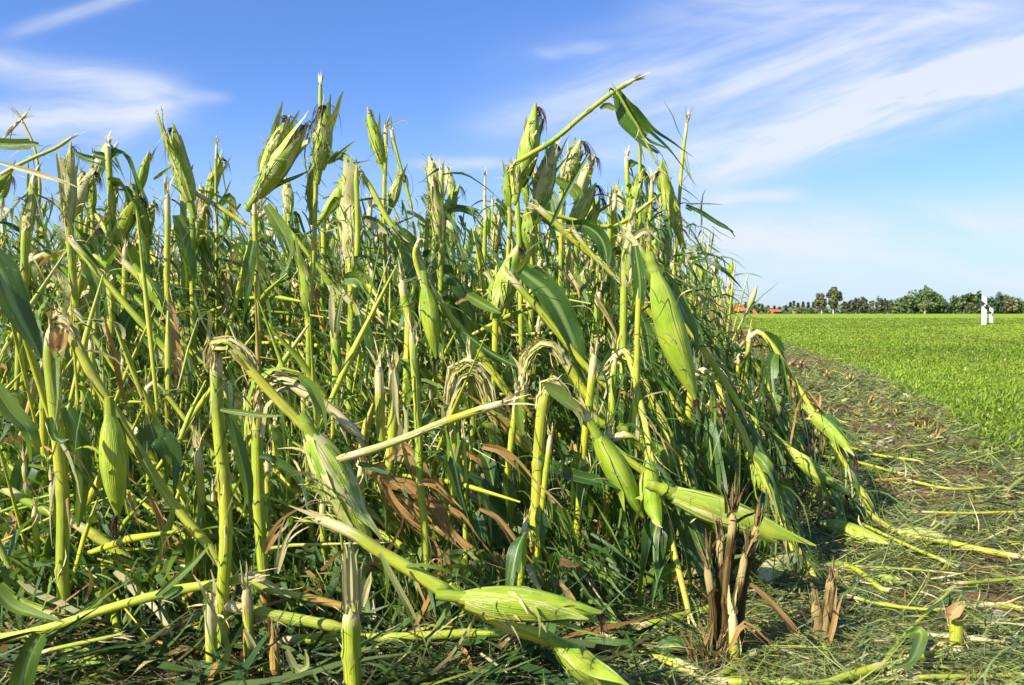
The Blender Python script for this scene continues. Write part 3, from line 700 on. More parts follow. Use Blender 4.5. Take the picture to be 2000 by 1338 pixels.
def tree(name, label, px, top, wpx, d, kind='round', col=(0.05, 0.095, 0.025), bare=0.25, trunk=M_BARK, group=None, n=900, foot=None, leaf=None, parts=True):
    base = np.array([gx(px, d), d, float(terrain(np.array(gx(px, d)), np.array(d)))])
    H = (P(px, top, d)[2] - base[2]) * (1.16 if kind == 'round' else 1.0); w = wpx * d / FPX
    o = tag(empty(name, base), label, name.replace('_', ' '), group)
    mb = MB(); lf = leaf or 0.0030 * d
    if kind == 'cone': crown(mb, base + [0, 0, H * 0.55], (w / 2, w / 2, H * 0.46), n, col, 'cone', lf * 1.1)
    else: crown(mb, base + [0, 0, H * (bare + (1 - bare) * 0.5)], (w / 2, w / 2, H * (1 - bare) * 0.5), n, col, kind, lf)
    mb.build('crown', M_CROWN, o, base)
    tm = MB(); r = max(0.12, H * 0.022); top_p = base + [rng.normal(0, 0.05) * w, 0, H * 0.82]
    pts, s = resample([base - [0, 0, 0.3], base + [rng.normal(0, 0.02) * w, 0, H * 0.4], top_p], H / 9)

    def limb(pts, ra, rb):
        T, N, B = frames(pts); th = np.linspace(0, 6.283, 7, endpoint=False); rr = np.linspace(ra, rb, len(pts))
        G = pts[:, None] + rr[:, None, None] * (np.cos(th)[None, :, None] * N[:, None] + np.sin(th)[None, :, None] * B[:, None])
        tm.grid(G, np.array([0, 0, 1.0]), np.array([0.2, 0.2, 0.2]), True)
    limb(pts, r, r * 0.25)
    for k in range(6):
        i = rng.integers(max(1, int(len(pts) * bare * 0.9)), len(pts) - 1); a = rng.uniform(0, 6.28)
        e = pts[i] + np.array([math.cos(a) * w * 0.33, math.sin(a) * w * 0.33, H * rng.uniform(0.1, 0.25)])
        q, _ = resample([pts[i], (pts[i] + e) / 2 + [0, 0, H * 0.02], e], H / 12); limb(q, r * 0.45, r * 0.1)
    tm.build('trunk', trunk, o, base)
    return o


FAR = 'trees along the horizon'
DK, MD, LT, OL = (0.075, 0.115, 0.060), (0.125, 0.175, 0.060), (0.19, 0.22, 0.08), (0.20, 0.20, 0.09)
for i, (px, top, w) in enumerate(((1443, 593, 14), (1456, 591, 14), (1468, 592, 13), (1472, 590, 7), (1482, 594, 9), (1489, 596, 8), (1500, 598, 9), (1512, 599, 9), (1522, 601, 8), (1535, 597, 8), (1543, 592, 9), (1550, 590, 9), (1558, 593, 9), (1568, 591, 10), (1578, 592, 10), (1588, 591, 10), (1594, 594, 9))):
    tree('conifer', ('dark conifer standing behind the red roofed farmhouse' if px < 1480 else 'dark conifer in the gap between the two red roofs' if px < 1525 else 'dark pointed conifer between the small red roof and the birches'),
         px, top, w * 1.35, 300, 'cone', DK, 0.1, group=('conifers behind the farmhouse' if px < 1480 else 'conifers between the roofs' if px < 1525 else 'conifers left of the birches'), n=420)
for px, top, w, c in ((1485, 602, 24, MD), (1503, 603, 22, LT), (1552, 602, 26, OL), (1575, 602, 28, MD), (1596, 603, 22, OL)):
    tree('bush', 'low rounded bush in front of the dark conifers' if px > 1530 else 'low rounded bush to the right of the farmhouse', px, top, w, 270, 'round', c, 0.02, group='bushes before the conifers' if px > 1530 else 'bushes right of the farmhouse', n=500)
tree('birch', 'smaller left birch of the pair with a white trunk', 1604, 572, 26, 190, 'loose', (0.16, 0.17, 0.07), 0.25, M_BIRCH, n=700)
tree('birch', 'taller right birch of the pair with a dense leaning crown', 1627, 561, 32, 190, 'loose', (0.14, 0.16, 0.06), 0.2, M_BIRCH, n=1500)
for k, (px, top, w) in enumerate(((1650, 584, 18), (1661, 585, 13), (1672, 581, 11), (1686, 583, 15), (1699, 583, 15), (1714, 581, 12), (1727, 583, 13), (1738, 583, 14), (1749, 585, 14))):
    tree('slender_tree', 'thin row tree with a bare trunk and sparse crown between the birches and the wood', px + rng.uniform(-3, 3), top + rng.uniform(-3, 3), w * rng.uniform(.9, 1.5), 240, 'loose', (0.13, 0.15, 0.08), 0.30, group='slender row trees beyond the field', n=420)
for px, top, w, c, lab in ((1765, 584, 46, MD, 'green tree at the left end of the rounded wood'), (1786, 577, 50, MD, 'green tree next to the highest crown of the wood'), (1806, 571, 58, (0.115, 0.175, 0.05), 'highest broad round tree of the wood'),
                         (1832, 579, 44, DK, 'dark tree at the right flank of the highest crown'), (1850, 592, 24, MD, 'low tree in the dip right of the broad round tree')):
    tree('round_tree', lab, px, top, w, 235, 'round', c, 0.05, n=1500)
tree('small_tree', 'small pale tree with a thin pale trunk before the broad round tree', 1806, 585, 24, 200, 'loose', (0.18, 0.20, 0.08), 0.4, M_BIRCH, n=420)
for px, top, w, c, lab in ((1872, 584, 42, MD, 'tree at the left edge of the wood behind the marker posts'), (1893, 580, 40, (0.09, 0.14, 0.04), 'tree left of the tall marker post'), (1907, 578, 30, (0.10, 0.16, 0.04), 'tree directly behind the tall marker post'),
                         (1894, 590, 32, OL, 'pale olive bush left of the tall marker post'), (1944, 583, 34, DK, 'dark tree right of the short marker post'), (1962, 578, 42, OL, 'olive tree right of both marker posts'),
                         (1988, 588, 34, MD, 'tree at the right edge of the picture'), (2022, 586, 50, MD, 'tree beyond the right edge of the field'), (2070, 582, 60, MD, 'tree far out to the right')):
    tree('round_tree', lab, px, top, w, 235, 'round', c, 0.04, n=1100)
for k, px in enumerate(range(1395, 2120, 24)):
    tree('hedge_bush', 'dark hedge bush filling the foot of the horizon tree line', px + rng.uniform(-9, 9), rng.uniform(596, 605), rng.uniform(36, 62), 310, 'round', MD, 0.0, group='hedge bushes at the foot of the tree line', n=330)
for k, px in enumerate(range(-60, 1400, 58)):
    tree('distant_tree', 'distant tree behind the standing maize', px, rng.uniform(588, 600), 74, 330, 'round', DK, 0.05, group='distant trees behind the maize', n=420)


def box(mb, a, b, col=(0.2, 0.2, 0.2)):
    (x0, y0, z0), (x1, y1, z1) = a, b
    V = [(x0, y0, z0), (x1, y0, z0), (x1, y1, z0), (x0, y1, z0), (x0, y0, z1), (x1, y0, z1), (x1, y1, z1), (x0, y1, z1)]
    mb.raw(V, [(0, 3, 2, 1), (4, 5, 6, 7), (0, 1, 5, 4), (1, 2, 6, 5), (2, 3, 7, 6), (3, 0, 4, 7)], (0, 0, 0), col)


M_TILE = mat_plain('roof_tile', (0.46, 0.145, 0.07), 0.8, 0.18, 2.5)
M_TILE2 = mat_plain('roof_tile_bright', (0.62, 0.13, 0.035), 0.8, 0.15, 2.5)
M_BRICK = mat_plain('brick_wall', (0.17, 0.075, 0.05), 0.85, 0.25, 3)
M_SOLAR = mat_plain('solar_panel', (0.05, 0.07, 0.16), 0.2, 0.2, 1)
M_GLASS = mat_plain('window_glass', (0.03, 0.035, 0.04), 0.1, 0.2, 1)
M_SLATE = mat_plain('slate_roof', (0.07, 0.065, 0.07), 0.7, 0.2, 1)


def house(name, label, px0, px1, pyt, pye, d, mt, hip=0.2, depth=9.0, yaw=0.0, extras=True):
    xa, xb = gx(px0, d), gx(px1, d); zt, ze = P(1000, pyt, d)[2], P(1000, pye, d)[2]
    cx = (xa + xb) / 2; base = np.array([cx, d + depth / 2, float(terrain(np.array(cx), np.array(d)))]); hw = (xb - xa) / 2
    o = tag(empty(name, base), label, 'house'); o.rotation_euler = (0, 0, yaw)
    zt -= base[2]; ze -= base[2]
    mb = MB(); box(mb, (-hw + 0.5, -depth / 2 + 0.6, -0.5), (hw - 0.5, depth / 2 - 0.6, ze)); wl = mb.build('wall', M_BRICK, o, None, False)
    r = hw * (1 - hip); th = 0.25; mb = MB()
    for s in (-1, 1):
        a = np.array([(-hw, s * depth / 2, ze - 0.15), (hw, s * depth / 2, ze - 0.15), (r, 0, zt), (-r, 0, zt)], float); b = a - [0, 0, th]
        mb.raw(np.vstack([a, b]), [(0, 1, 2, 3), (7, 6, 5, 4), (0, 4, 5, 1), (1, 5, 6, 2), (2, 6, 7, 3), (3, 7, 4, 0)], (0, 0, 0), (.2, .2, .2))
    rf = mb.build('roof', mt, o, None, False)
    mb = MB()                                                        # gables
    for s in (-1, 1):
        mb.raw([(s * (hw - 0.5), -depth / 2 + 0.6, ze), (s * (hw - 0.5), depth / 2 - 0.6, ze), (s * (r - 0.3), 0, zt - 0.4), (s * (r - 0.3), 0, zt - 0.4)], [(0, 1, 2, 3)], (0, 0, 0), (.2, .2, .2))
    mb.build('gable', M_BRICK, o, None, False)
    for k in np.linspace(-0.6, 0.6, 4):
        mb = MB(); box(mb, (k * hw - 0.5, -depth / 2 + 0.54, 0.9), (k * hw + 0.5, -depth / 2 + 0.58, 2.0)); mb.build('window', M_GLASS, o, None, False)
    if extras:
        mb = MB(); box(mb, (-0.3, -0.3 + 1, zt - 1.0), (0.3, 0.3 + 1, zt + 0.35)); mb.build('chimney', M_BRICK, rf, None, False)
    return o


house('farmhouse', 'large farmhouse with a broad brick red tiled roof and dark gable', 1430, 1462, 593.5, 611, 215, M_TILE, 0.18, 10, 0.0, False)
house('barn', 'red roofed barn just right of the large farmhouse behind a bush', 1464, 1480, 599, 612, 235, M_TILE, 0.3, 9, 0.0, False)
house('cottage', 'small cottage whose bright orange roof shows above the field', 1510, 1533, 604.5, 614, 222, M_TILE2, 0.15, 7, 0.0, False)
hs = house('solar_barn', 'dark barn with bluish solar panels on the roof beside the farmhouse', 1408, 1429, 593, 604, 225, M_SLATE, 0.05, 9, 0.0, False)
tree('bush', 'olive bush between the farmhouse and the red roofed barn', 1463, 596, 14, 205, 'round', OL, 0.02, n=400)
mb = MB(); zt, ze = P(1000, 593.6, 225)[2] + 1.4, P(1000, 603, 225)[2] + 1.4
for k in range(2):
    x0 = -1.3 + k * 1.35; zb = [ze - 0.02, zt - 0.5]
    mb.raw([(x0, -4.4, zb[0] + .16), (x0 + 1.25, -4.4, zb[0] + .16), (x0 + 1.25, -0.8, zb[1] + .16), (x0, -0.8, zb[1] + .16)], [(0, 1, 2, 3)], (0, 0, 0), (.2, .2, .2))
mb.build('solar_panel', M_SOLAR, hs, None, False)


def marker_post(label, px, ytop, d, wpx):
    base = np.array([gx(px, d), d, float(terrain(np.array(gx(px, d)), np.array(d))) - 0.05]); H = P(px, ytop, d)[2] - base[2]; w = wpx * d / FPX / 2
    o = tag(empty('marker_post', base), label, 'marker post', 'roadside marker posts')
    def prism(z0, z1, s0, s1, k=1.0, bev=0.3):
        """rounded triangular section; z0/z1 slope by s0/s1 across x"""
        q = [(-1, -0.6), (-0.8, -0.85), (0.8, -0.85), (1, -0.6), (0.35, 0.7), (-0.35, 0.7)]
        lo = [(x * w * k, y * w * k, z0 + s0 * x * w) for x, y in q]; hi = [(x * w * k, y * w * k, z1 + s1 * x * w) for x, y in q]
        m = MB(); m.grid(np.array([lo, hi]), np.array([0, 0, 0.]), np.array([.2, .2, .2]), True)
        c = np.mean(hi, 0); m.grid(np.array([hi, np.array([c] * 6)]), np.array([0, 0, 0.]), np.array([.2, .2, .2]), True)
        return m
    prism(0, H * 0.60, 0, -0.9).build('post_body', M_WHITE, o, None, False)
    prism(H * 0.55, H * 0.85, -0.6, -0.6, 0.985).build('black_band', M_BLACK, o, None, False)
    prism(H * 0.765, H * 0.98, -0.9, -0.5).build('post_head', M_WHITE, o, None, False)
    m = MB(); box(m, (-w * 0.35, -w * 0.93, H * 0.655), (w * 0.35, -w * 0.835, H * 0.715)); m.build('reflector', M_WHITE, o, None, False)


marker_post('taller white roadside marker post with a black slanted band', 1920, 578, 24, 9.5)
marker_post('shorter white roadside marker post farther off with black band', 1934.5, 601, 37, 7.0)
# ------------------------------------------------------------------ the maize plants that stand out
def heroes():
    BR = ((0, 0.25, 0.45, 1), (0.75, 0.5, 0.12, 0.0))          # brown foot
    BR2 = ((0, 0.5, 0.8, 1), (0.95, 0.7, 0.3, 0.1))
    # --- front, left to right
    p = Plant('thick pale stalk at the left front, its broken top carrying a large hanging green ear', 125, 1.42)
    p.stalk([(124, 1120), (122, 1000), (112, 850), (103, 760), (97, 690), (104, 640)], 27, 24, dry=((0, .1, 1), (.2, 0, .1)), strips=24)
    p.kink([(100, 660), (112, 620), (135, 635), (150, 660)], 26, 18)
    p.top([(128, 632), (175, 720), (215, 790), (262, 870), (330, 975), (405, 1068), (430, 1110)], 23, 20)
    p.ear(215, 808, 231, 1012, 56, dd=-0.05, pale=0.05, silk=1.2, torn=0.3, flaps=3, silk_len=0.07)
    p.leaf([(132, 800), (150, 850), (158, 940), (152, 1030)], 44, dd=0.03, roll=0.3, strips=1, wave=0.05)
    p.leaf([(97, 815), (105, 850), (118, 862), (134, 858)], 16, dd=-0.03, strips=1)
    p.leaf([(268, 880), (300, 850), (330, 880), (345, 960)], 50, dd=0.03, roll=0.4, strips=2)
    p.leaf([(380, 1050), (395, 1090), (400, 1140), (420, 1190)], 70, dd=0.02, strips=2, roll=0.2)
    p.leaf([(102, 650), (112, 690), (128, 640), (146, 604)], 22, dry=0.8, pale=0.2, strips=3); p.rags(30)

    p = Plant('bright yellow green stalk in the foreground snapped over to the right at its tan shoulder', 437, 1.28)
    p.stalk([(437, 1200), (438, 1060), (431, 900), (425, 760), (424, 690)], 27, 26, dry=((0, .12, .2, 1), (.8, .5, 0, 0)), strips=14, node=.115)
    p.kink([(414, 720), (420, 676), (448, 672), (472, 690), (492, 716)], 30, 26, 0.2)
    p.top([(436, 678), (462, 690), (505, 740), (550, 792), (592, 834), (640, 890), (690, 990), (722, 1060)], 21, 22, fray1=0.2, dry=((0, .1, .2, 1), (.5, .5, .1, 0)))
    p.ear(606, 845, 722, 1062, 74, dd=-0.02, pale=0.42, silk=0, torn=1.4, flaps=4)
    p.top([(676, 893), (735, 876), (795, 854), (880, 820), (984, 786)], 17, 15, dd=-0.03, fray0=1, fray1=1.5, pale=.45)
    p.leaf([(700, 905), (745, 918), (790, 930)], 14, strips=2)
    p.leaf([(448, 805), (462, 860), (485, 960), (484, 1056)], 30, dd=-0.02, strips=2, tear=.7, roll=.5)
    p.leaf([(585, 735), (610, 760), (632, 820), (642, 862)], 24, dd=0.02, strips=2, roll=.3)
    p.leaf([(430, 800), (470, 806), (515, 812), (552, 812)], 11, strips=1, dd=-.05); p.rags(20)

    p = Plant('thick front stalk split open to white pith with its upper part slanting down right', 688, 1.14)
    p.stalk([(690, 1300), (688, 1190)], 38, 38, dry=0.05, strips=16, fray1=.6)
    for k, (dx, y1, w) in enumerate(((-14, 1046, 9), (-4, 1040, 13), (7, 1052, 12), (16, 1078, 8))):    # the split shell of the stalk
        p.leaf([(688 + dx, 1200), (686 + dx, 1120), (684 + dx * .9, y1)], w, dd=0.004 * k - .012, pale=1.0 if k in (1, 2) else .55, strips=2, tear=.8, twist=.1, wave=.3, name='split_shell')
    p.leaf([(708, 1185), (722, 1130), (736, 1100)], 13, pale=.8, strips=2)
    p.top([(634, 1018), (690, 1040), (735, 1070), (805, 1112), (882, 1160)], 22, 32, fray0=1.4, fray1=.1, dd=-.02)
    p.top([(872, 1150), (905, 1175), (1000, 1222), (1090, 1252), (1155, 1305), (1225, 1345)], 36, 26, fray0=0, fray1=.2, dd=0.02)
    p.ear(896, 1166, 1174, 1196, 68, dd=-0.05, pale=0.2, silk=.5, torn=.7, flaps=3)
    p.ear(1090, 1262, 1200, 1345, 62, dd=-.01, pale=.15, dry=.15, silk=0, flaps=4)
    p.leaf([(742, 1080), (768, 1130), (800, 1190), (846, 1280)], 13, pale=.5, strips=2, dd=-.06, twist=.2); p.rags(14)

    p = Plant('yellow stalk with tan fibres folding over its frayed head, beside the snapped front stalk', 514, 1.42)
    p.stalk([(515, 1180), (511, 1080), (506, 930), (505, 850), (507, 790)], 23, 25, dry=((0, .3, .36, 1), (.75, .6, .05, 0)), strips=12, fray1=1.6)
    p.kink([(498, 850), (502, 790), (525, 745), (560, 732), (582, 740)], 34, 40, 0.25)
    p.top([(560, 745), (600, 770), (650, 800), (700, 850)], 24, 20, pale=.6, fray0=1.4)
    p.leaf([(506, 890), (530, 895), (580, 930), (620, 1000)], 16, dry=.3, strips=2); p.rags(18)
    p.leaf([(515, 1080), (545, 1030), (590, 1008), (622, 1002)], 20, dry=.8, pale=.3, strips=4, tear=.3)
    p.leaf([(540, 1120), (560, 1050), (600, 1010), (625, 995)], 16, pale=.8, strips=4, tear=.3)

    p = Plant('short orange brown stub standing just right of the bright foreground stalk', 484, 1.26)
    p.stalk([(484, 1290), (481, 1150)], 22, 23, dry=((0, .4, 1), (.8, .55, .5)), pale=.3, strips=10); p.leaf([(478, 1230), (500, 1270), (512, 1300)], 10, pale=.6, strips=2)
    p = Plant('pale frayed stub at the left foot of the bright foreground stalk, bent flat', 412, 1.25)
    p.stalk([(414, 1310), (410, 1180)], 24, 22, dry=.1, pale=.25, strips=16, fray1=1.5)
    p.top([(420, 1176), (470, 1189), (560, 1206), (672, 1228)], 26, 24, pale=.25, fray0=1.6, fray1=.3, dd=.03)
    p = Plant('dark red brown stub below the long horizontal stalk in front', 538, 1.22)
    p.stalk([(540, 1320), (536, 1245)], 24, 22, dry=.85, strips=12, fray1=1); p.top([(545, 1252), (640, 1250), (800, 1244), (1000, 1236)], 24, 20, dd=.1, pale=.15)
    p.leaf([(560, 1270), (580, 1310), (600, 1300), (596, 1268)], 16, pale=.5, dry=.4, strips=1)
    p = Plant('bent tan stalk arching from behind the bright stalk toward the split stalk', 455, 1.36)
    p.top([(450, 1140), (475, 1128), (530, 1150), (610, 1168), (690, 1190)], 18, 17, dry=((0, .6, .7, 1), (.1, .2, .8, .8)), pale=.3)
    p.leaf([(452, 1140), (500, 1130), (560, 1160), (610, 1170)], 12, pale=.9, dd=-.03, strips=3)
    p = Plant('thin yellow stalk low down left of the split white stalk', 630, 1.6)
    p.stalk([(630, 1200), (632, 1090), (628, 980)], 15, 14, dry=BR, pale=.1); p.rags(14)

    # --- second rank
    p = Plant('straight yellow stalk with a forked split tip left of the big torn ear', 657, 1.72)
    p.stalk([(656, 1000), (655, 830), (655, 700), (650, 640)], 19, 19, dry=((0, .3, 1), (.5, .1, 0)), strips=22, fray1=.4, node=.16)
    p.leaf([(652, 660), (648, 600), (650, 545)], 13, pale=.85, strips=2, tear=.8, wave=.05); p.leaf([(655, 650), (662, 605), (668, 570)], 11, pale=.4, strips=1)
    p.top([(668, 572), (690, 600), (705, 625)], 15, 13, fray0=.8)
    p.leaf([(700, 615), (712, 660), (716, 720), (712, 780)], 34, strips=5, tear=.35, pale=.12, roll=.3); p.leaf([(672, 545), (700, 545), (720, 570), (748, 590)], 34, strips=6, tear=.15, grav=2)
    p.rags(24)

    p = Plant('stalk topped by a big ear torn to cream, its tassel stem folded over', 688, 2.1)
    p.stalk([(684, 830), (685, 640), (686, 510)], 17, 15, strips=14, fray1=0)
    p.ear(686, 512, 690, 322, 46, pale=.75, kern=.8, torn=1.5, silk=.5, flaps=3, bend=-.03)
    p.top([(697, 500), (698, 400), (697, 330)], 11, 10, fray0=0, fray1=.4, dd=-.05)
    p.top([(697, 330), (722, 366), (750, 418), (778, 460)], 12, 11, fray0=.6, dd=-.03)
    p.leaf([(776, 452), (800, 490), (812, 540), (820, 582)], 50, dd=-.03, strips=2, tear=.75, roll=.5, wave=.25)
    p.leaf([(712, 430), (740, 445), (775, 460)], 14, pale=.7, strips=2); p.rags(26)

    p = Plant('stalk carrying two ears pointing up right, the front one with exposed kernels', 505, 2.1)
    p.stalk([(505, 800), (502, 600), (498, 480), (496, 392)], 13, 11, strips=12)
    p.ear(497, 388, 601, 243, 45, pale=.5, kern=.45, silk=1.5, torn=1.4, flaps=3, silk_len=.12)
    p.ear(511, 345, 566, 226, 38, dd=.06, pale=.45, silk=1.2, torn=1.2, flaps=3)
    p.leaf([(505, 388), (540, 362), (580, 345), (605, 333)], 9, strips=1, dd=.02)
    p.leaf([(520, 400), (560, 470), (570, 540), (575, 600)], 30, strips=4, tear=.4); p.leaf([(495, 470), (480, 560), (470, 640)], 24, strips=3); p.rags(26)

    p = Plant('tallest thin bare stem rising past a twin ear with dark silk', 602, 2.2)
    p.stalk([(600, 700), (612, 480), (618, 330), (624, 230), (626, 162)], 13, 8, strips=10, fray1=.2)
    p.ear(622, 338, 640, 203, 38, pale=.4, silk=1.6, torn=1.4, kern=.2, silk_len=.13, flaps=4)
    p.ear(608, 420, 612, 300, 24, dd=.05, pale=.2, silk=0)
    p.leaf([(640, 318), (668, 300), (690, 310), (715, 318)], 16, strips=4, tear=.3); p.leaf([(628, 250), (650, 300), (690, 318), (725, 312)], 5, strips=1, pale=.2)
    p.leaf([(640, 320), (670, 295), (694, 275)], 8, strips=1); p.rags(22)

    p = Plant('thin stalk with a small smooth ear leaning left beside a broken cream stem', 752, 2.6)
    p.stalk([(752, 560), (752, 380), (754, 300), (754, 250)], 10, 9, fray1=1.3, strips=10)
    p.ear(748, 325, 718, 210, 28, pale=.25, silk=.4, torn=.7, flaps=2)
    p.top([(764, 250), (778, 310), (792, 360), (804, 405)], 8, 7, fray0=1.2); p.ear(762, 408, 784, 335, 22, pale=.35, silk=1, torn=1)
    p.leaf([(752, 250), (770, 240), (790, 234), (798, 242)], 3, pale=.6, strips=1); p.rags(20)

    p = Plant('tall smooth upright ear with a long bare stem broken diagonally up to the right', 1014, 2.2)
    p.stalk([(1018, 800), (1016, 560), (1012, 420), (1006, 350)], 12, 11, fray1=0, strips=8)
    p.ear(1010, 372, 1046, 202, 42, pale=.3, silk=1.2, torn=.8, flaps=3, bend=.04, silk_len=.11)
    p.top([(1004, 380), (1000, 345), (1000, 322)], 9, 9, fray0=0, fray1=.3, dd=-.04)
    p.top([(1000, 322), (1040, 298), (1085, 270), (1140, 225), (1200, 180), (1239, 157)], 11, 9, fray0=.4, fray1=.8, dd=-.05, pale=.12)
    p.leaf([(1203, 176), (1222, 215), (1262, 262), (1310, 292), (1362, 328)], 50, dd=-.03, strips=5, tear=.42, roll=-.3, twist=.4, spread=.35, prof=((0, .25, .5, .8, 1), (.3, 1, .8, .3, .08)))
    p.leaf([(1172, 212), (1185, 205), (1200, 212), (1216, 208)], 12, strips=1)
    p.top([(1204, 178), (1225, 215), (1250, 255), (1286, 325)], 5, 4, fray0=.2, dd=-.06); p.rags(16)

    p = Plant('fat beaten ear standing upright below the diagonal stem', 1038, 2.25)
    p.stalk([(1036, 780), (1040, 560), (1044, 420)], 12, 11, fray1=0)
    p.ear(1048, 418, 1082, 276, 44, pale=.45, silk=.7, torn=1.5, flaps=4); p.ear(1030, 490, 1032, 400, 40, dd=-.03, pale=.3, silk=0, torn=1.4, flaps=4)
    p.leaf([(1046, 410), (1062, 396), (1082, 374)], 8, strips=1); p.leaf([(1048, 420), (1100, 450), (1150, 475), (1212, 488)], 14, pale=.3, strips=3, tear=.4)
    p.rags(24)
    p = Plant('torn ear showing yellow kernels near its top with a long trailing purple silk', 1095, 2.45)
    p.stalk([(1094, 760), (1096, 560), (1097, 420), (1098, 360)], 11, 10, fray1=0)
    p.ear(1100, 362, 1134, 272, 36, pale=.7, kern=.8, silk=2.0, torn=1.6, flaps=4, silk_len=.17); p.leaf([(1085, 350), (1120, 370), (1135, 400), (1145, 470)], 24, strips=3); p.rags(24)
    p = Plant('ear with bare yellow kernels at its tip leaning right in the middle of the crop', 965, 2.0)
    p.stalk([(962, 900), (963, 760), (968, 620)], 15, 14, fray1=0)
    p.ear(974, 606, 1012, 478, 48, pale=.3, kern=.55, silk=1, torn=.8, flaps=3); p.leaf([(975, 602), (995, 560), (1012, 530)], 16, strips=1)
    p.ear(962, 610, 970, 520, 26, dd=.04, pale=.3, silk=0)
    p.leaf([(912, 575), (940, 592), (978, 612)], 22, strips=1, wave=.02); p.rags(18)

    p = Plant('tall straight stalk with a long straw coloured sheath to the right of centre', 1218, 1.9)
    p.stalk([(1217, 1000), (1217, 850), (1218, 700), (1219, 560)], 19, 16, dry=((0, .1, .3, 1), (.6, .2, 0, 0)), fray1=0, strips=10)
    p.ear(1218, 572, 1240, 388, 26, pale=.75, dry=.18, silk=0, torn=.8, flaps=3, shank=False)
    p.leaf([(1230, 470), (1262, 450), (1285, 480)], 12, pale=.8, strips=2)
    p.leaf([(1240, 600), (1262, 640), (1275, 740), (1282, 800)], 22, strips=2, roll=.4); p.leaf([(1205, 830), (1212, 860), (1228, 880)], 18, pale=.2, strips=2); p.rags(26)

    p = Plant('biggest bright ear hanging tip down on the right side of the crop', 1250, 1.72)
    p.stalk([(1236, 900), (1244, 700), (1250, 560)], 15, 13, fray1=.5)
    p.top([(1236, 470), (1258, 500), (1284, 540), (1330, 620), (1385, 700), (1450, 800)], 15, 14, dd=.06, fray1=.2)
    p.ear(1280, 532, 1358, 780, 64, dd=-.06, pale=.0, silk=1, torn=.5, flaps=1, bend=.02, silk_len=.08)
    p.leaf([(1266, 515), (1310, 560), (1350, 640), (1372, 720)], 30, dd=-.02, strips=2, roll=.5); p.leaf([(1240, 480), (1250, 560), (1245, 640)], 26, strips=3)
    p.rags(26, L=(.1, .3))

    p = Plant('hanging green ear high at the right edge next to a bare upright tip', 1310, 2.5)
    p.stalk([(1305, 760), (1312, 600), (1322, 480), (1330, 360), (1336, 290), (1342, 238)], 9, 7, strips=14, fray1=1.4)
    p.ear(1327, 462, 1290, 328, 30, dd=-.04, pale=.25, silk=.8, torn=1, flaps=4, dry=.1); p.leaf([(1335, 300), (1345, 340), (1362, 366)], 3, strips=1)
    p.leaf([(1340, 400), (1370, 415), (1410, 440), (1470, 464)], 9, strips=2, tear=.7); p.leaf([(1345, 398), (1380, 398), (1412, 400)], 3, strips=1); p.rags(26)

    p = Plant('yellow stalk folded sharply at a cream knee with a striped twisted sheath to the right', 1048, 1.62)
    p.stalk([(1046, 1130), (1049, 1000), (1051, 900), (1052, 850), (1058, 790), (1070, 752)], 27, 25, dry=((0, .2, .4, .5, 1), (.3, .75, .45, 0, 0)), strips=16, fray1=.5)
    p.kink([(1052, 800), (1066, 752), (1088, 750), (1106, 775)], 26, 24, .15)
    p.leaf([(1066, 752), (1092, 768), (1118, 792), (1146, 806)], 28, dd=-.02, pale=.35, strips=2, tear=.85, dry=((0, .6, 1), (0, .1, .9)))
    p.top([(1140, 805), (1165, 845), (1215, 890), (1300, 950), (1330, 968)], 18, 18, dd=.01, fray0=1.2)
    p.ear(1166, 848, 1258, 1012, 52, dd=.0, pale=.05, silk=1, torn=.2, dry=.1, flaps=3, silk_len=.06)
    p.ear(1304, 960, 1564, 1056, 58, dd=-.1, pale=.16, silk=.3, torn=.8, flaps=5)
    p.leaf([(1020, 850), (1012, 800), (1020, 740)], 16, strips=2); p.leaf([(1055, 890), (1100, 920), (1165, 940), (1215, 960)], 26, strips=2)
    p.leaf([(1340, 985), (1380, 1070), (1400, 1160), (1398, 1200)], 90, dd=.05, strips=4, tear=.5, roll=.3, prof=((0, .3, .6, 1), (.3, 1, .9, .5))); p.leaf([(1090, 1190), (1055, 1030), (1085, 1150)], 8)
    p.leaf([(1440, 1010), (1420, 1030), (1416, 1080)], 40, dd=-.04, strips=2); p.rags(24)
    p = Plant('long smooth ear lying behind the folded stalk, tip down right', 1210, 1.85)
    p.top([(1140, 800), (1180, 830), (1235, 860)], 16, 15); p.ear(1226, 846, 1352, 942, 54, pale=.1, silk=0, torn=.5, flaps=3, dd=-.03)
    p.leaf([(1180, 830), (1260, 880), (1330, 960), (1400, 1040)], 40, strips=4, dd=.05)

    p = Plant('stalk with a shredded cream head bent over into a dark blotched stem', 888, 1.7)
    p.stalk([(886, 1080), (886, 960), (884, 880), (886, 800), (892, 738)], 25, 23, dry=((0, .3, .42, 1), (.9, .8, .1, 0)), strips=26, fray1=1.2)
    p.kink([(885, 790), (893, 736), (918, 722), (942, 745), (956, 785)], 34, 44, .12)
    p.top([(924, 738), (950, 785), (990, 830), (1036, 880)], 28, 26, dry=((0, .3, .6, 1), (.2, .45, .75, .3)), fray0=1, dd=.03)
    p.leaf([(884, 925), (930, 960), (985, 1022), (1060, 1078), (1150, 1130), (1300, 1200)], 62, dd=-.06, strips=1, roll=.35, twist=.3, wave=.1, fold=.2, prof=((0, .12, .5, .8, 1), (.6, 1, .85, .5, .15)))
    p.leaf([(880, 912), (900, 950), (940, 985)], 26, dd=-.08, pale=.55, strips=1); p.leaf([(876, 860), (868, 780), (872, 720)], 18, pale=.7, strips=3, tear=.3); p.rags(20)

    p = Plant('pair of frayed orange tinged stumps cut at one height left of the shredded cream head', 756, 1.68)
    p.stalk([(758, 1100), (757, 980), (764, 880), (768, 800), (768, 722)], 20, 21, dry=((0, .4, .6, 1), (.85, .7, .2, .1)), strips=20, fray1=2)
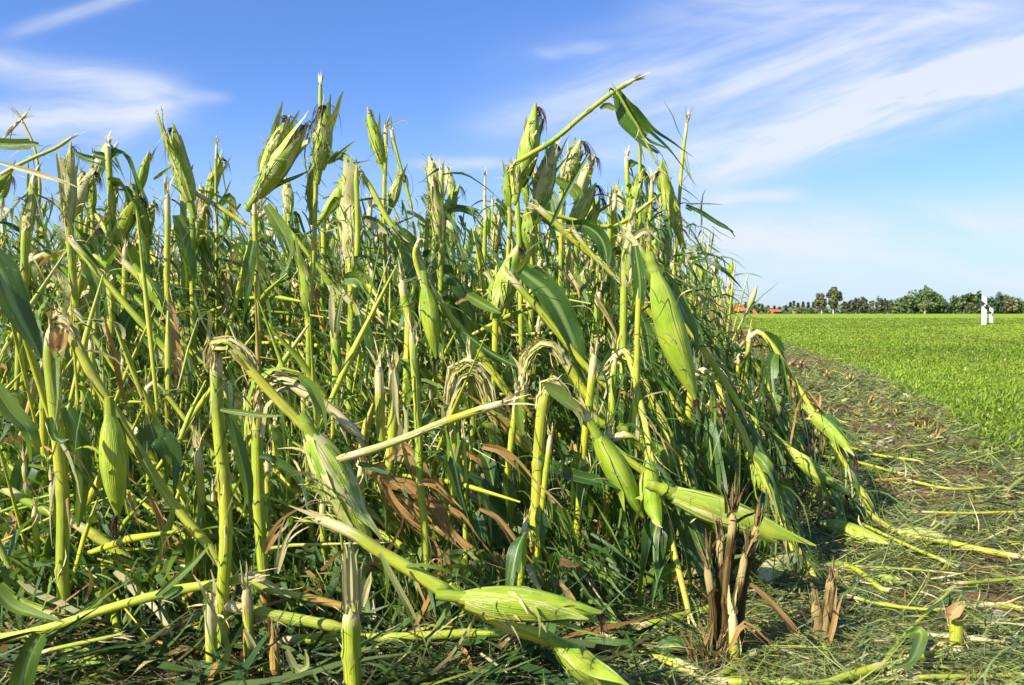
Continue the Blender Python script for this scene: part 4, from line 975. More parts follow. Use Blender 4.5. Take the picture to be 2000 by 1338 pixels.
    p.stalk([(745, 860), (744, 800), (740, 716)], 20, 19, ground=False, dry=.2, fray1=2, name='stalk')
    p.leaf([(775, 900), (790, 820), (778, 770)], 20, pale=.6, dry=.2, strips=2); p.leaf([(768, 725), (772, 800), (762, 860)], 12, pale=.8, strips=2)
    p.leaf([(755, 900), (790, 880), (832, 930), (800, 990)], 18, dry=.9, strips=3)
    p = Plant('stalk ending in an arch of cream fibres that falls into a mottled stem', 1026, 1.92)
    p.stalk([(1024, 960), (1022, 820), (1022, 730)], 18, 18, pale=.2, strips=20, fray1=1.5, dry=BR)
    p.kink([(1020, 760), (1028, 705), (1058, 674), (1086, 684), (1100, 708)], 26, 36, .1)
    p.top([(1090, 690), (1115, 725), (1140, 765), (1178, 812)], 21, 20, fray0=1.2, dry=((0, .5, 1), (.15, .35, .1)))
    p.top([(1170, 800), (1260, 880), (1340, 960)], 19, 18, fray0=0, dd=.03); p.rags(22)

    # --- left
    p = Plant('split stalk with a long rust coloured dead leaf trailing down its right side', 328, 2.0)
    p.stalk([(328, 800), (329, 640), (327, 520), (326, 380)], 13, 12, dry=((0, .4, .6, 1), (.3, .5, 0, 0)), strips=20, fray1=1.6)
    p.leaf([(335, 590), (345, 700), (358, 800), (392, 900), (425, 935)], 20, dry=.95, strips=3, tear=.3, dd=-.05); p.leaf([(360, 675), (372, 730), (366, 790)], 14, dry=.35, pale=.3, strips=1); p.rags(18)
    p = Plant('thick cut stalk with a flat blunt top in the left part of the crop', 216, 2.1)
    p.stalk([(216, 860), (216, 700), (215, 545)], 18, 17, strips=20, fray1=.15); p.rags(12, .1, .8)
    p = Plant('straight slim green stalk right of the blunt cut stalk', 242, 2.15)
    p.stalk([(238, 860), (241, 650), (244, 480)], 12, 11, strips=8, fray1=.8); p.rags(18)
    p = Plant('tall stalk wrapped in a swollen pale sheath with a ragged crown at upper left', 158, 2.1)
    p.stalk([(166, 800), (152, 640), (142, 520), (134, 420)], 15, 14, strips=14, fray1=0)
    p.ear(134, 450, 138, 278, 27, pale=.6, silk=.4, torn=1.6, flaps=5, shank=False, dry=.05); p.leaf([(112, 300), (118, 350), (122, 420)], 8, pale=.7, strips=1)
    p.leaf([(150, 300), (170, 310), (205, 320), (230, 345)], 16, strips=5, tear=.2); p.rags(26)
    p = Plant('tall green stalk with a pale torn sheath near the left border', 46, 1.95)
    p.stalk([(44, 850), (45, 700), (48, 560), (52, 450), (68, 345)], 16, 15, strips=14, fray1=.8); p.ear(50, 470, 72, 340, 22, pale=.45, silk=0, flaps=3, shank=False); p.rags(26)
    p.top([(0, 342), (60, 312), (110, 290), (140, 270)], 8, 7, dd=-.05, pale=.2); p.leaf([(0, 318), (60, 335), (110, 350), (172, 366)], 10, pale=.75, dd=-.1, strips=2)
    p.top([(75, 420), (78, 360), (68, 290), (42, 232)], 6, 5, dd=.02); p.top([(42, 232), (26, 250), (8, 270)], 6, 5, dd=.02, pale=.4)
    p = Plant('upright ear with dark drooping silk and a thin forked stem at its left', 372, 2.25)
    p.stalk([(378, 760), (376, 560), (374, 420)], 13, 12, fray1=0, strips=12)
    p.ear(374, 402, 338, 243, 38, pale=.3, silk=.9, torn=1.2, flaps=4, bend=-.02); p.top([(345, 335), (325, 280), (308, 222)], 4, 3, dd=-.04, fray1=.2); p.top([(328, 290), (318, 240), (316, 218)], 3, 2, dd=-.04, fray1=.1)
    p.top([(386, 380), (430, 405), (482, 440)], 10, 10, dd=.03); p.leaf([(300, 350), (330, 330), (345, 322)], 7, strips=1); p.leaf([(345, 420), (370, 520), (375, 600)], 32, strips=3, roll=.5); p.rags(24)
    p = Plant('smooth green ear leaning left above the crop at left', 286, 2.4)
    p.stalk([(284, 720), (286, 560), (290, 465)], 10, 10, fray1=0); p.ear(290, 462, 254, 356, 26, pale=.2, silk=.8, torn=.6); p.rags(20)
    p = Plant('narrow ear leaning right between two paler ears at left', 212, 2.5)
    p.stalk([(214, 700), (213, 560), (212, 440)], 9, 9, fray1=0); p.ear(211, 436, 230, 348, 20, pale=.35, silk=.6); p.rags(18)
    p = Plant('pale tattered ear just left of the leaning green ear', 232, 2.35)
    p.stalk([(232, 720), (230, 600), (228, 510)], 9, 9, fray1=0); p.ear(228, 505, 248, 395, 26, pale=.65, silk=0, torn=1.6); p.rags(20)
    p = Plant('small dark tipped ear upright on a thin stem behind the leaning ears', 183, 2.6)
    p.stalk([(180, 700), (181, 500), (182, 420)], 9, 8, fray1=0); p.ear(180, 416, 181, 336, 16, pale=.2, silk=.8); p.leaf([(184, 300), (210, 312), (232, 345)], 18, strips=5, tear=.25); p.top([(180, 345), (182, 300)], 6, 5, fray0=0); p.rags(18)
    p = Plant('thin stem with a rough pale tip rising between the left ears', 422, 2.6)
    p.stalk([(424, 640), (424, 480), (421, 350), (423, 284)], 9, 6, strips=14, fray1=1, pale=.2); p.leaf([(425, 400), (440, 380), (452, 350)], 5, strips=1); p.leaf([(430, 400), (450, 385), (458, 430)], 16, strips=4); p.rags(20)
    # --- centre
    p = Plant('stalk with a cream sheath mouth beside a plain green hanging ear in the middle', 795, 1.95)
    p.stalk([(788, 860), (796, 700), (800, 620), (792, 590), (785, 545)], 17, 17, strips=10, fray1=1.2)
    p.ear(830, 552, 852, 700, 40, dd=-.02, pale=.1, silk=.7, torn=.4, flaps=2); p.top([(826, 556), (810, 500), (818, 470)], 11, 10)
    p.leaf([(780, 705), (800, 720), (820, 760), (830, 800)], 16, strips=2); p.rags(20)
    p = Plant('thin lone stem with a frayed cream tip against the sky right of centre', 946, 2.6)
    p.stalk([(944, 700), (946, 560), (948, 450), (949, 420)], 10, 9, strips=4, fray1=.6); p.top([(949, 425), (947, 395), (948, 345)], 8, 4, fray0=.8, fray1=.5, pale=.9); p.rags(14)
    p = Plant('small green ear leaning right with limp dark leaves hanging off it', 862, 2.8)
    p.stalk([(858, 700), (858, 560), (860, 440)], 9, 8, fray1=0); p.ear(860, 438, 898, 360, 22, pale=.15, silk=.9, torn=.5); p.leaf([(875, 412), (900, 408), (925, 420), (942, 440)], 12, strips=2); p.leaf([(878, 400), (910, 404), (942, 412)], 5, strips=1); p.rags(18)
    p = Plant('ear pointing up right behind the long fallen leaf on the right', 1112, 2.35)
    p.stalk([(1104, 760), (1108, 580), (1112, 470)], 11, 10, fray1=0); p.ear(1112, 448, 1164, 358, 32, pale=.4, silk=1, torn=1, silk_len=.12); p.ear(1145, 450, 1172, 385, 24, dd=.05, pale=.2, silk=.8); p.rags(22)
    p = Plant('narrow ear hugging a tall stem under the torn draped leaf', 1242, 2.35)
    p.stalk([(1252, 700), (1252, 560), (1250, 400), (1250, 270)], 8, 7, fray1=.6); p.ear(1228, 420, 1256, 330, 26, pale=.35, silk=.8, torn=1); p.leaf([(1244, 260), (1252, 290), (1258, 320)], 5, strips=2); p.rags(22)
    p = Plant('knobbly curved ear with a rust brown silk tuft at mid height', 603, 1.95)
    p.stalk([(602, 880), (604, 720), (603, 620)], 13, 12, fray1=0); p.ear(600, 612, 583, 488, 28, pale=.3, dry=.08, silk=.5, torn=.5, bend=.06, silk_len=.04); p.rags(18)
    p = Plant('leaning stem crossing behind the beaten ears down to the right', 1080, 2.1)
    p.top([(1050, 405), (1120, 470), (1180, 520), (1240, 580), (1300, 640)], 14, 14); p.top([(1048, 410), (1120, 430), (1200, 440), (1270, 395)], 9, 8, dd=.03); p.top([(1120, 450), (1160, 500), (1200, 540)], 10, 9, dd=-.03)
    p.leaf([(1105, 440), (1150, 445), (1180, 480), (1190, 560)], 30, strips=3); p.leaf([(1010, 520), (1060, 560), (1110, 640), (1165, 720)], 56, strips=3, tear=.7, roll=.5, dd=-.06)
    p.leaf([(1150, 300), (1105, 380), (1080, 430), (1040, 505)], 9, strips=2, pale=.1, dd=-.06); p.rags(20)
    p = Plant('snapped stalk whose green top hangs to the right below the smooth hanging ear', 900, 1.98)
    p.stalk([(842, 900), (838, 760)], 15, 14, fray1=.6); p.top([(838, 560), (880, 620), (902, 645), (960, 720), (1010, 790)], 17, 16)
    p.leaf([(896, 640), (920, 700), (915, 760)], 34, strips=2, roll=.6); p.leaf([(905, 648), (960, 690), (1040, 730)], 12, strips=1); p.rags(18)
    p = Plant('dark leaning stem with broad leaves right of the exposed kernel ear', 1060, 1.9)
    p.top([(1000, 545), (1050, 600), (1100, 660), (1150, 720), (1210, 775)], 15, 14, dry=.05); p.leaf([(1020, 530), (1070, 570), (1110, 640), (1150, 760)], 52, strips=1, roll=.35, wave=.08, dd=.0); p.rags(14)
    p = Plant('slanting green stem from the left ears down to the trailing rust leaf', 300, 1.9)
    p.top([(240, 510), (290, 560), (330, 610)], 15, 15); p.ear(272, 530, 332, 618, 30, pale=.15, silk=0, flaps=3, torn=.7)
    p.top([(140, 470), (180, 520), (240, 590), (330, 690)], 14, 14, dd=-.03); p.leaf([(160, 480), (190, 560), (200, 640)], 30, strips=3)
    p.top([(150, 610), (260, 770), (330, 860), (420, 990)], 11, 10, dd=.1); p.rags(24)
    return


def loose_things():
    def stem(label, pts, w, d, w2=None, leaves=(), dd=0, **k):
        p = Plant(label, pts[0][0], d, 'fallen_stalk', 'fallen stem', base=P(pts[0][0], pts[0][1], d))
        k.setdefault('fray0', .6); k.setdefault('fray1', .6); k.setdefault('strips', 5)
        p.stalk(pts, w, w2 or w * .9, ground=False, **k)
        for a, lw, kw in leaves: p.leaf(a, lw, **kw)
        return p

    def on(px, py, lift=.012):                                       # depth of flat ground seen at a pixel row, as an offset base
        return CAMH * FPX / (py - HOR) * (1 - lift / CAMH)

    def flat(label, pts, w, w2=None, leaves=(), lift=.03, **k):
        """stem lying on the ground along picture points"""
        d0 = on(*pts[0], lift); q = [(x, y, on(x, y, lift) - d0) for x, y in pts]
        lv = [([(x, y, on(x, y, lift + .02) - d0) for x, y in a], lw, kw) for a, lw, kw in leaves]
        return stem(label, q, w, d0, w2, lv, **k)

    stem('long smooth green stem leaning across the bottom left with a pale leaf branching up', [(-30, 1250), (40, 1240), (122, 1220), (215, 1190), (300, 1166), (400, 1142), (500, 1122)], 21, 1.3,
         leaves=[([(305, 1165), (345, 1130), (380, 1098), (412, 1062)], 14, dict(strips=1, pale=.25, dd=-.03)), ([(318, 1166), (350, 1150), (365, 1132)], 22, dict(strips=2, pale=.1))])
    stem('yellowed stem fragment behind the smooth leaning stem at the left edge', [(-10, 1160), (60, 1185), (110, 1204)], 20, 1.4, pale=.1)
    stem('thin pale green stick over the lying ear at bottom left', [(80, 1275), (115, 1265), (222, 1242)], 9, 1.22, fray1=.2)
    stem('old yellow stem slanting behind the left stalks toward the ground', [(20, 960), (100, 1000), (200, 1050), (290, 1120), (350, 1180)], 20, 1.62, dry=.15)
    stem('second yellow stem lying just below the slanting old stem', [(150, 1025), (205, 1060), (260, 1105), (330, 1160)], 20, 1.55, dry=.1)
    stem('green stem slanting down right behind the bright foreground stalk', [(260, 840), (320, 940), (390, 1050), (450, 1130)], 18, 1.75)
    for i, (lab, pts, w, kw) in enumerate((
        ('long straight yellow green stem reaching to the right border of the stubble strip', [(1580, 935), (1690, 1000), (1760, 1040), (1860, 1062), (1995, 1088)], 10, {}),
        ('thin green stem lying parallel just below the longest stem', [(1530, 930), (1640, 1000), (1740, 1050), (1850, 1100)], 6, {}),
        ('bent green stem with a sharp knee in the middle of the litter', [(1600, 1108), (1655, 1105), (1720, 1150), (1740, 1152)], 12, {}),
        ('thin straight stem running right from the sharp knee', [(1655, 1106), (1750, 1110), (1840, 1118)], 6, {}),
        ('thick green stem along the bottom edge with a knee rising right to a leaf', [(1400, 1333), (1490, 1330), (1600, 1335), (1650, 1322), (1722, 1300)], 21, dict(node=.2)),
        ('green stem rising from the bottom knee toward the right stump', [(1722, 1302), (1770, 1240), (1820, 1190), (1860, 1152)], 10, {}),
        ('dark green peg of stem left of the green stump', [(1765, 1287), (1810, 1280), (1850, 1270)], 16, {}),
        ('pale flat straw lying behind the green stump', [(1800, 1238), (1870, 1244), (1940, 1254)], 13, dict(pale=.6)),
        ('green stem along the bottom right border of the picture', [(1770, 1325), (1880, 1322), (2010, 1318)], 11, {}),
        ('yellow jointed stem by the right border above the stone', [(1920, 1180), (1980, 1185), (2020, 1195)], 12, dict(dry=.1)),
        ('tan tipped stick pointing up right at the right border', [(1965, 960), (1990, 940), (2010, 925)], 9, dict(dry=.3)),
        ('orange root ended stalk lying in the wheel track', [(1700, 940), (1760, 937), (1800, 930)], 9, dict(dry=.8)),
        ('thin stem crossing the litter near the field corner', [(1780, 940), (1860, 955), (1960, 950)], 6, {}),
        ('yellow stem lying along the near side of the wheel track', [(1640, 870), (1720, 890), (1790, 900)], 6, {}),
        ('thin yellow stem lying left of the wheel track', [(1600, 890), (1680, 905), (1760, 925)], 6, {}),
        ('short bright stem lying in the far litter', [(1590, 812), (1620, 815), (1650, 826)], 4, {}),
        ('pale stem fragment before the young crop edge', [(1760, 872), (1810, 868), (1850, 858)], 5, dict(pale=.4)),
        ('yellow green stem at the ragged crop edge on the right', [(1870, 905), (1910, 895), (1960, 880)], 5, {}),
        ('bent stem in front of the black stub at the foot of the crop', [(1250, 1225), (1310, 1210), (1345, 1200), (1400, 1185)], 17, {}),
        ('yellow stem lying under the hanging dark leaves', [(1130, 1080), (1200, 1100), (1262, 1112), (1340, 1112)], 15, {}),
        ('long dull stem lying behind the big front ear', [(960, 1250), (1100, 1255), (1230, 1262), (1340, 1300)], 12, {}),
        ('thin straw slanting below the big front ear toward bottom right', [(1180, 1240), (1260, 1275), (1360, 1320)], 8, dict(pale=.3)),
        ('short freshly cut stem leaning over the twisted dead stub', [(1395, 1330), (1430, 1305), (1470, 1278)], 17, dict(pale=.15)),
        ('green stem lying in the litter below the longest stem', [(1870, 1140), (1930, 1135), (2010, 1128)], 8, {}),
        ('dull green stem beside the brown stub', [(1660, 1165), (1720, 1180), (1800, 1190), (1850, 1190)], 8, {}),
        ('yellow stem in the right middle of the litter', [(1800, 1000), (1900, 1002), (2000, 1000)], 6, {}))):
        lv = []
        if i == 5: lv = [([(1770, 1240), (1800, 1235), (1780, 1290), (1740, 1305)], 26, dict(strips=1, pale=.05)), ([(1800, 1200), (1870, 1160), (1930, 1150)], 8, dict(strips=1))]
        flat(lab, pts, w, leaves=lv, **kw)

    def fear(label, b, t, w, **k):
        d0 = on(*b, .035); p = Plant(label, b[0], d0, 'fallen_ear', 'maize ear', base=P(b[0], b[1], d0))
        ear_geo(p, P(*b, d0), P(*t, on(*t, .03)), p.r(w), shank=False, **k)
    fear('pale dry ear lying on the litter beside the longest fallen stem', (1752, 1040), (1856, 1050), 26, pale=.6, silk=0, flaps=2)
    fear('green ear half buried in litter left of the pale dry ear', (1604, 1022), (1735, 1062), 36, pale=.3, silk=0, flaps=3)
    fear('small green ear lying near the sharp stem knee', (1715, 1125), (1762, 1138), 16, pale=.2, silk=0)
    fear('green ear lying on the ground at the bottom left corner', (105, 1280), (226, 1308), 46, pale=.1, silk=0, flaps=4)
    fear('ragged straw coloured ear behind the black stub', (1478, 1135), (1560, 1085), 46, pale=.7, silk=.6, torn=1.8, dry=.2)
    fear('small tan ear lying on the soil under the front stalks', (860, 1275), (890, 1300), 18, pale=.6, silk=0)

    def fleaf(label, pts, w, d, group=None, **k):
        p = Plant(label, pts[0][0], d, 'dropped_leaf', 'leaf', group, base=P(pts[0][0], pts[0][1], d)); p.leaf(pts, w, dd=0, **k)
    fleaf('broad dark leaf drooping from the left edge of the picture', [(-40, 470), (0, 530), (30, 600), (62, 662), (80, 700)], 62, 1.15, strips=1, roll=.3, wave=.1)
    fleaf('short torn leaf sticking in from the left border against the sky', [(-30, 278), (20, 282), (70, 281), (120, 286)], 22, 1.35, strips=5, tear=.55, twist=.1, prof=((0, .3, .8, 1), (1, 1, .8, .6)))
    fleaf('backlit yellow green leaf stump at the bottom left corner', [(30, 1370), (45, 1320), (62, 1270), (80, 1240)], 44, 1.0, strips=1, twist=.2, pale=.12, prof=((0, .4, .9, 1), (.8, 1, .8, .7)))
    fleaf('curved dark leaf along the left border at knee height', [(-20, 740), (20, 800), (60, 850), (66, 940)], 36, 1.25, strips=2, roll=.3)
    fleaf('dark leaf curving low from the left border to the leaning stem', [(-20, 1130), (20, 1180), (70, 1200), (125, 1215)], 26, 1.22, strips=1, roll=.4)
    for lab, pts, w in (('longest tan dead leaf sweeping down right to the big front ear', [(790, 945), (850, 1000), (905, 1065), (980, 1110), (1060, 1165)], 36),
                        ('rust leaf bundle rising to a curl behind the dead sweep', [(742, 905), (765, 945), (810, 960), (880, 1030)], 34),
                        ('curled tan leaf tip left of the shredded cream head', [(830, 945), (850, 940), (880, 985), (925, 1020)], 26),
                        ('red brown dead leaf dropping behind the dark knee stalk', [(745, 930), (780, 1000), (850, 1060), (930, 1160)], 26),
                        ('dark brown withered leaf folded above the big front ear', [(1050, 1160), (1062, 1130), (1110, 1140), (1170, 1165)], 18),
                        ('cinnamon leaf hanging between the left stalks', [(290, 960), (320, 1040), (350, 1110), (400, 1190)], 18),
                        ('thin rust leaf left of the hanging green ear', [(252, 960), (270, 1030), (300, 1090)], 10),
                        ('dull orange leaf behind the frayed stump pair', [(785, 860), (810, 930), (850, 990), (930, 1050)], 22),
                        ('crumpled brown leaf on the ground at lower left', [(320, 1290), (350, 1275), (390, 1285), (420, 1290)], 26),
                        ('tan leaf strip leaning from the black stub to the brown stub', [(1465, 1140), (1500, 1170), (1545, 1220), (1595, 1272)], 16),
                        ('dry leaf hooking over at the foot of the black stub', [(1425, 1270), (1452, 1220), (1490, 1250), (1560, 1300)], 16)):
        dd = min(1.55, on(pts[-1][0], max(pts[-1][1], pts[0][1]) + 30)); fleaf(lab, pts, w * .8, max(1.28, dd), dry=.9, pale=.12, strips=5, tear=.22, wave=.4, fold=.8, roll=.5, twist=1.2, spread=.35)
    for k in range(11):
        x0, y0 = rng.uniform(690, 960), rng.uniform(850, 1050); L = rng.uniform(90, 230); a = rng.uniform(.45, 1.0)
        fleaf('withered tan leaf in the dead tangle above the big front ear', [(x0, y0), (x0 + L * .3 * math.cos(a), y0 + L * .2 * math.sin(a) - 8), (x0 + L * .7 * math.cos(a), y0 + L * .68 * math.sin(a)), (x0 + L * math.cos(a), y0 + L * math.sin(a) + 15)], rng.uniform(8, 22), rng.uniform(1.42, 1.72), dry=rng.uniform(.6, .95), pale=rng.uniform(0, .5), strips=4, tear=.2, wave=.5, fold=.9, roll=rng.normal(.3, .5), twist=1.5, spread=.35, group='withered leaves in the dead tangle')
    fleaf('glossy green leaf curling at the foot of the black stub', [(1270, 1280), (1320, 1258), (1370, 1285), (1400, 1290)], 34, 1.37, strips=1, roll=.6)

    def stub(label, px, py, top, w, dry=.8, n=3, fray=1.5, lean=0, extra=0, group=None, cat='maize stub'):
        d = on(px, py, 0); p = Plant(label, px, d, 'maize_stub', cat, group)
        for k in range(n):
            dx = (k - (n - 1) / 2) * w * .55; h = py - (py - top) * (1 if k == n // 2 else rng.uniform(.55, .95))
            mb = MB(); c = p.w([(px + dx * .6, (py + h) / 2), (px + dx + lean, h)], rng.normal(0, .012)); c = np.vstack([[c[0] * [1, 1, 0] - [0, 0, .02]], c])
            stalk_geo(mb, c, p.r(w * .42), p.r(w * .36), dry if k != 1 or n < 3 else dry * .8, 0, fray, 8, True, .07)
            mb.build('stalk', M_DEAD, p.o, p.base)
        mb = MB(); m = 10 + extra; a = rng.uniform(0, 6.28, m)
        shreds(mb, p.base + np.stack([np.cos(a) * p.r(w) * .8, np.sin(a) * p.r(w) * .8, rng.uniform(.01, 1, m) * (py - top) * d / FPX], 1), np.stack([np.cos(a) * .5, np.sin(a) * .5, rng.uniform(.1, 1.4, m)], 1),
               rng.uniform(.03, .10, m), rng.uniform(.002, .008, m), np.array([dry, .3, 0]), .5, .6, 6)
        mb.build('dead_leaf', M_DEAD, p.o, p.base); Plant.last = p
        return p
    stub('tall blackened old stub with splintered top standing alone at lower right', 1420, 1298, 1000, 44, 1.0, 5, 2.2, 10, 22)
    bs = Plant.last; bs.stalk([(1434, 1270), (1431, 1200)], 21, 20, fray1=1.2, dry=.1, dd=-.03)
    p = stub('short brown stub with a peeled side strip right of the black stub', 1604, 1266, 1132, 58, .62, 2, .8, 2, 2); p.leaf([(1618, 1262), (1632, 1200), (1636, 1136)], 11, dry=.8, strips=2)
    p = Plant('squat bright green stump with stilt roots and a withered cap', 1868, on(1868, 1282, 0), 'maize_stub', 'maize stub')
    p.stalk([(1868, 1240), (1868, 1200)], 29, 28, fray1=0, strips=10, node=.2)
    mb = MB()
    for a in np.linspace(0, 6.28, 13):
        b = p.base + [math.cos(a) * .012, math.sin(a) * .012, .014]; stalk_geo(mb, [b, p.base + [math.cos(a) * .03, math.sin(a) * .03, -.004]], .0035, .0025, .1, 0, 0, 6, False, 1, .6)
    mb.build('root', M_STALK, p.o, p.base)
    p.leaf([(1852, 1206), (1868, 1190), (1884, 1174)], 26, dry=.8, pale=.3, strips=1, name='cap'); p.leaf([(1846, 1200), (1870, 1209), (1892, 1200)], 13, dry=.9, strips=1, name='cap'); p.leaf([(1868, 1208), (1876, 1188), (1879, 1174)], 16, strips=1, name='cap')
    stub('twisted dead stub breaking off at the bottom edge of the picture', 1382, 1330, 1285, 34, .9, 3, 2, 0, 8)
    rowpts = [(1480, 1020, 965), (1503, 1008, 935), (1532, 1000, 895), (1552, 1035, 975), (1585, 950, 890), (1604, 905, 860), (1592, 880, 835), (1578, 852, 808), (1566, 825, 785), (1558, 800, 765), (1550, 782, 745),
              (1540, 762, 735), (1530, 748, 722), (1505, 715, 698), (1516, 718, 700), (1528, 720, 702), (1545, 722, 704), (1562, 724, 705), (1490, 692, 676), (1478, 682, 665), (1468, 676, 655), (1458, 672, 650), (1450, 668, 645), (1443, 664, 642),
              (1735, 815, 795), (1752, 818, 798), (1790, 838, 815), (1806, 842, 822), (1826, 866, 840), (1660, 748, 732), (1614, 744, 722), (1700, 792, 775)]
    for px, py, top in rowpts:
        a = 'old brown stub in the near stubble row by the maize foot' if py > 940 else 'dark stub in the curved stubble row beside the leaning leaves' if py > 740 and px < 1612 else 'small stub at the edge of the young green crop' if px > 1600 else 'tiny straw stub in the farthest part of the stubble row'
        stub(a, px, py, top, 9 if py < 700 else 12 if py < 760 else 16 if px < 1620 else 10, .9, 3, 1.2, rng.uniform(-3, 6), 6, {'o': 'near stubble', 'd': 'curved stubble row', 's': 'stubs by the young crop', 't': 'far stubble'}[a[0]])

    def stone(label, px, py, w, h):
        d = on(px, py, 0); base = np.array([gx(px, d), d, 0]); mb = MB(); a, b = w * d / FPX / 2, h * d / FPX
        th = np.linspace(0, 6.283, 12, endpoint=False); ph = np.linspace(-.5, 1.57, 7)
        k = 1 + .12 * np.sin(th * 2 + px)[None] * np.cos(ph)[:, None] + rng.normal(0, .03, (7, 12))
        G = np.stack([np.cos(ph)[:, None] * np.cos(th) * a * k, np.cos(ph)[:, None] * np.sin(th) * a * .8 * k, np.sin(ph)[:, None] * b * np.ones(12)], -1)
        mb.grid(G + base, np.array([0, 0, 0.]), np.array([.2, .2, .2]), True); o = mb.build('stone', M_STONE, None, base); o.location = base; tag(o, label, 'stone')
    stone('rounded brown field stone near the right border', 1962, 1222, 34, 24); stone('pale pebble in the wheel track', 1724, 870, 15, 9); stone('second smaller pebble right of the pale one', 1744, 866, 12, 7)
    stone('flat tan stone at the bottom near the thick green stem', 1572, 1322, 36, 16); stone('yellowish stone in the far wheel track', 1740, 834, 16, 7)


heroes(); loose_things()


# ------------------------------------------------------------------ the rest of the crop: prototypes, then copies
def proto(kind, k):
    H = dict(ear=rng.uniform(.82, 1.12), frayed=rng.uniform(.6, 1.05), snapped=rng.uniform(.5, .8), leaning=rng.uniform(.7, .9), sheath=rng.uniform(.8, 1.1), stump=rng.uniform(.25, .6), slumped=rng.uniform(.32, .55))[kind]
    p = Plant('maize', 0, 1, base=(0, 0, 0)); r0 = rng.uniform(.0085, .0115); lx = rng.normal(0.02, .025); ly = rng.normal(0, .03)
    if kind == 'leaning': lx = rng.uniform(.2, .45) * H
    ctrl = [(0, 0, -.03), (lx * .3, ly * .3, H * .33), (lx * .66, ly * .8, H * .68), (lx, ly, H)]
    foot = rng.choice([0, .3, .5, .8]); dry = ((0, .2, .45, 1), (foot, foot * .6, 0, 0))

    def st(c, a, b, name, **kw):
        mb = MB(); g = stalk_geo(mb, c, a, b, **kw); bark_strips(mb, g[0], g[2], g[3], g[4], g[5], 9); p.paths.append(g[0]); mb.build(name, M_STALK, p.o); return g
    g = st(ctrl, r0, r0 * .82, 'stalk', dry=dry, fray1=0 if kind == 'ear' else rng.uniform(.6, 1.6), seg=8, step=.016)
    tip = np.array(ctrl[-1])

    def ear(b, t, **kw): return ear_geo(p, b, t, rng.uniform(.016, .0225), bend=rng.normal(0, .03), **kw)
    kw = dict(pale=rng.choice([.15, .4, .75]), dry=rng.choice([0, 0, .15, .3]), silk=rng.choice([.5, .8]), kern=rng.choice([0, 0, 0, 0, 0, .35]), torn=.8, flaps=3)
    if kind == 'slumped': kw.update(pale=.2, dry=0, torn=.4)
    if kind == 'ear':
        a = rng.uniform(-.5, .7); ear(tip, tip + np.array([math.sin(a) * .8, rng.normal(0, .3), 1.0]) * rng.uniform(.14, .185), **kw)
        if rng.random() < .5: b = np.array(ctrl[2]); ear(b, b + np.array([rng.uniform(-.6, .8), -.3, .9]) * .15, **kw)
    if kind == 'sheath':
        i = int(len(g[0]) * rng.uniform(.55, .8)); b = g[0][i]; a = rng.uniform(-.5, .7); ear(b, b + np.array([a, -.3, 1]) * rng.uniform(.14, .18), **kw)
    if kind in ('snapped', 'leaning', 'slumped'):
        dx = rng.uniform(.25, .5); dy = rng.uniform(-.22, .22); zz = max(.04, H - rng.uniform(.35, .6))
        if kind == 'slumped': dx = rng.uniform(.22, .42); zz = .03
        e = np.array([lx + dx, ly + dy, zz])
        q = [tip + [.0, 0, -.02], tip + [.045, dy * .1, -.015], (tip + e) / 2 + [0.01, 0, .02], e]
        st(q, r0 * .85, r0 * .65, 'broken_top', fray0=1.2, fray1=.4, seg=8, step=.016)
        if rng.random() < .6: b = (tip + e) / 2 + [0, 0, .02]; ear(b, b + nrm(np.array([dx * .8, dy - .1, -.5 if zz > .1 else -.25])) * .18, **{**kw, 'kern': 0})
    allp = np.vstack(p.paths)
    for j in range({'stump': 2, 'slumped': 5}.get(kind, int(rng.integers(3, 6)))):
        b = allp[int(rng.uniform(.3, 1) * (len(allp) - 1))]; az = rng.normal(0, 1.2); L = rng.uniform(.15, .42); h = np.array([math.cos(az), math.sin(az), 0])
        up = rng.uniform(-.2, .15) if kind != 'slumped' else -.1; q = [b, b + h * L * .16 + [0, 0, L * up], b + h * L * .28 + [0, 0, L * (up - .35)], b + h * L * .32 + [0, 0, -L * .8]]
        mb = MB(); leaf_geo(mb, q, rng.uniform(.025, .062), rng.normal(0, .6), rng.normal(0, .8), int(rng.integers(3, 7)), rng.uniform(.15, .6), dry=0.9 if rng.random() < .12 else ((0, .7, 1), (0, .1, .7)) if rng.random() < .3 else 0, pale=.1, step=.02, view=False); mb.build('leaf', M_LEAF, p.o)
    if kind == 'slumped': p.rags(80, .3, 1, (.1, .32), (.002, .009), .45, 2.2)
    else: p.rags(20 if kind == 'stump' else 42, .1, 1, (.04, .2), (.0015, .011), .6, 1.6)
    HT[p.o.name] = H + (.19 if kind == 'ear' else .02); return p.o


HT = {}


def copy_tree(o, loc, rz, sc):
    c = o.copy(); COL.objects.link(c); c.location = loc; c.rotation_euler = (0, 0, rz); c.scale = (sc,) * 3
    for ch in o.children:
        k = ch.copy(); COL.objects.link(k); k.parent = c
        for q in ch.children:
            z = q.copy(); COL.objects.link(z); z.parent = k
    return c


LAB = dict(ear='upright maize stalk topped with a husked ear', frayed='bare upright maize stalk with a splintered tip', snapped='snapped maize stalk with hanging top',
           leaning='maize stalk leaning far over', sheath='maize stalk with an ear held against its side', stump='low broken maize stump with shredded rags', slumped='collapsed maize stalk trailing long rags')


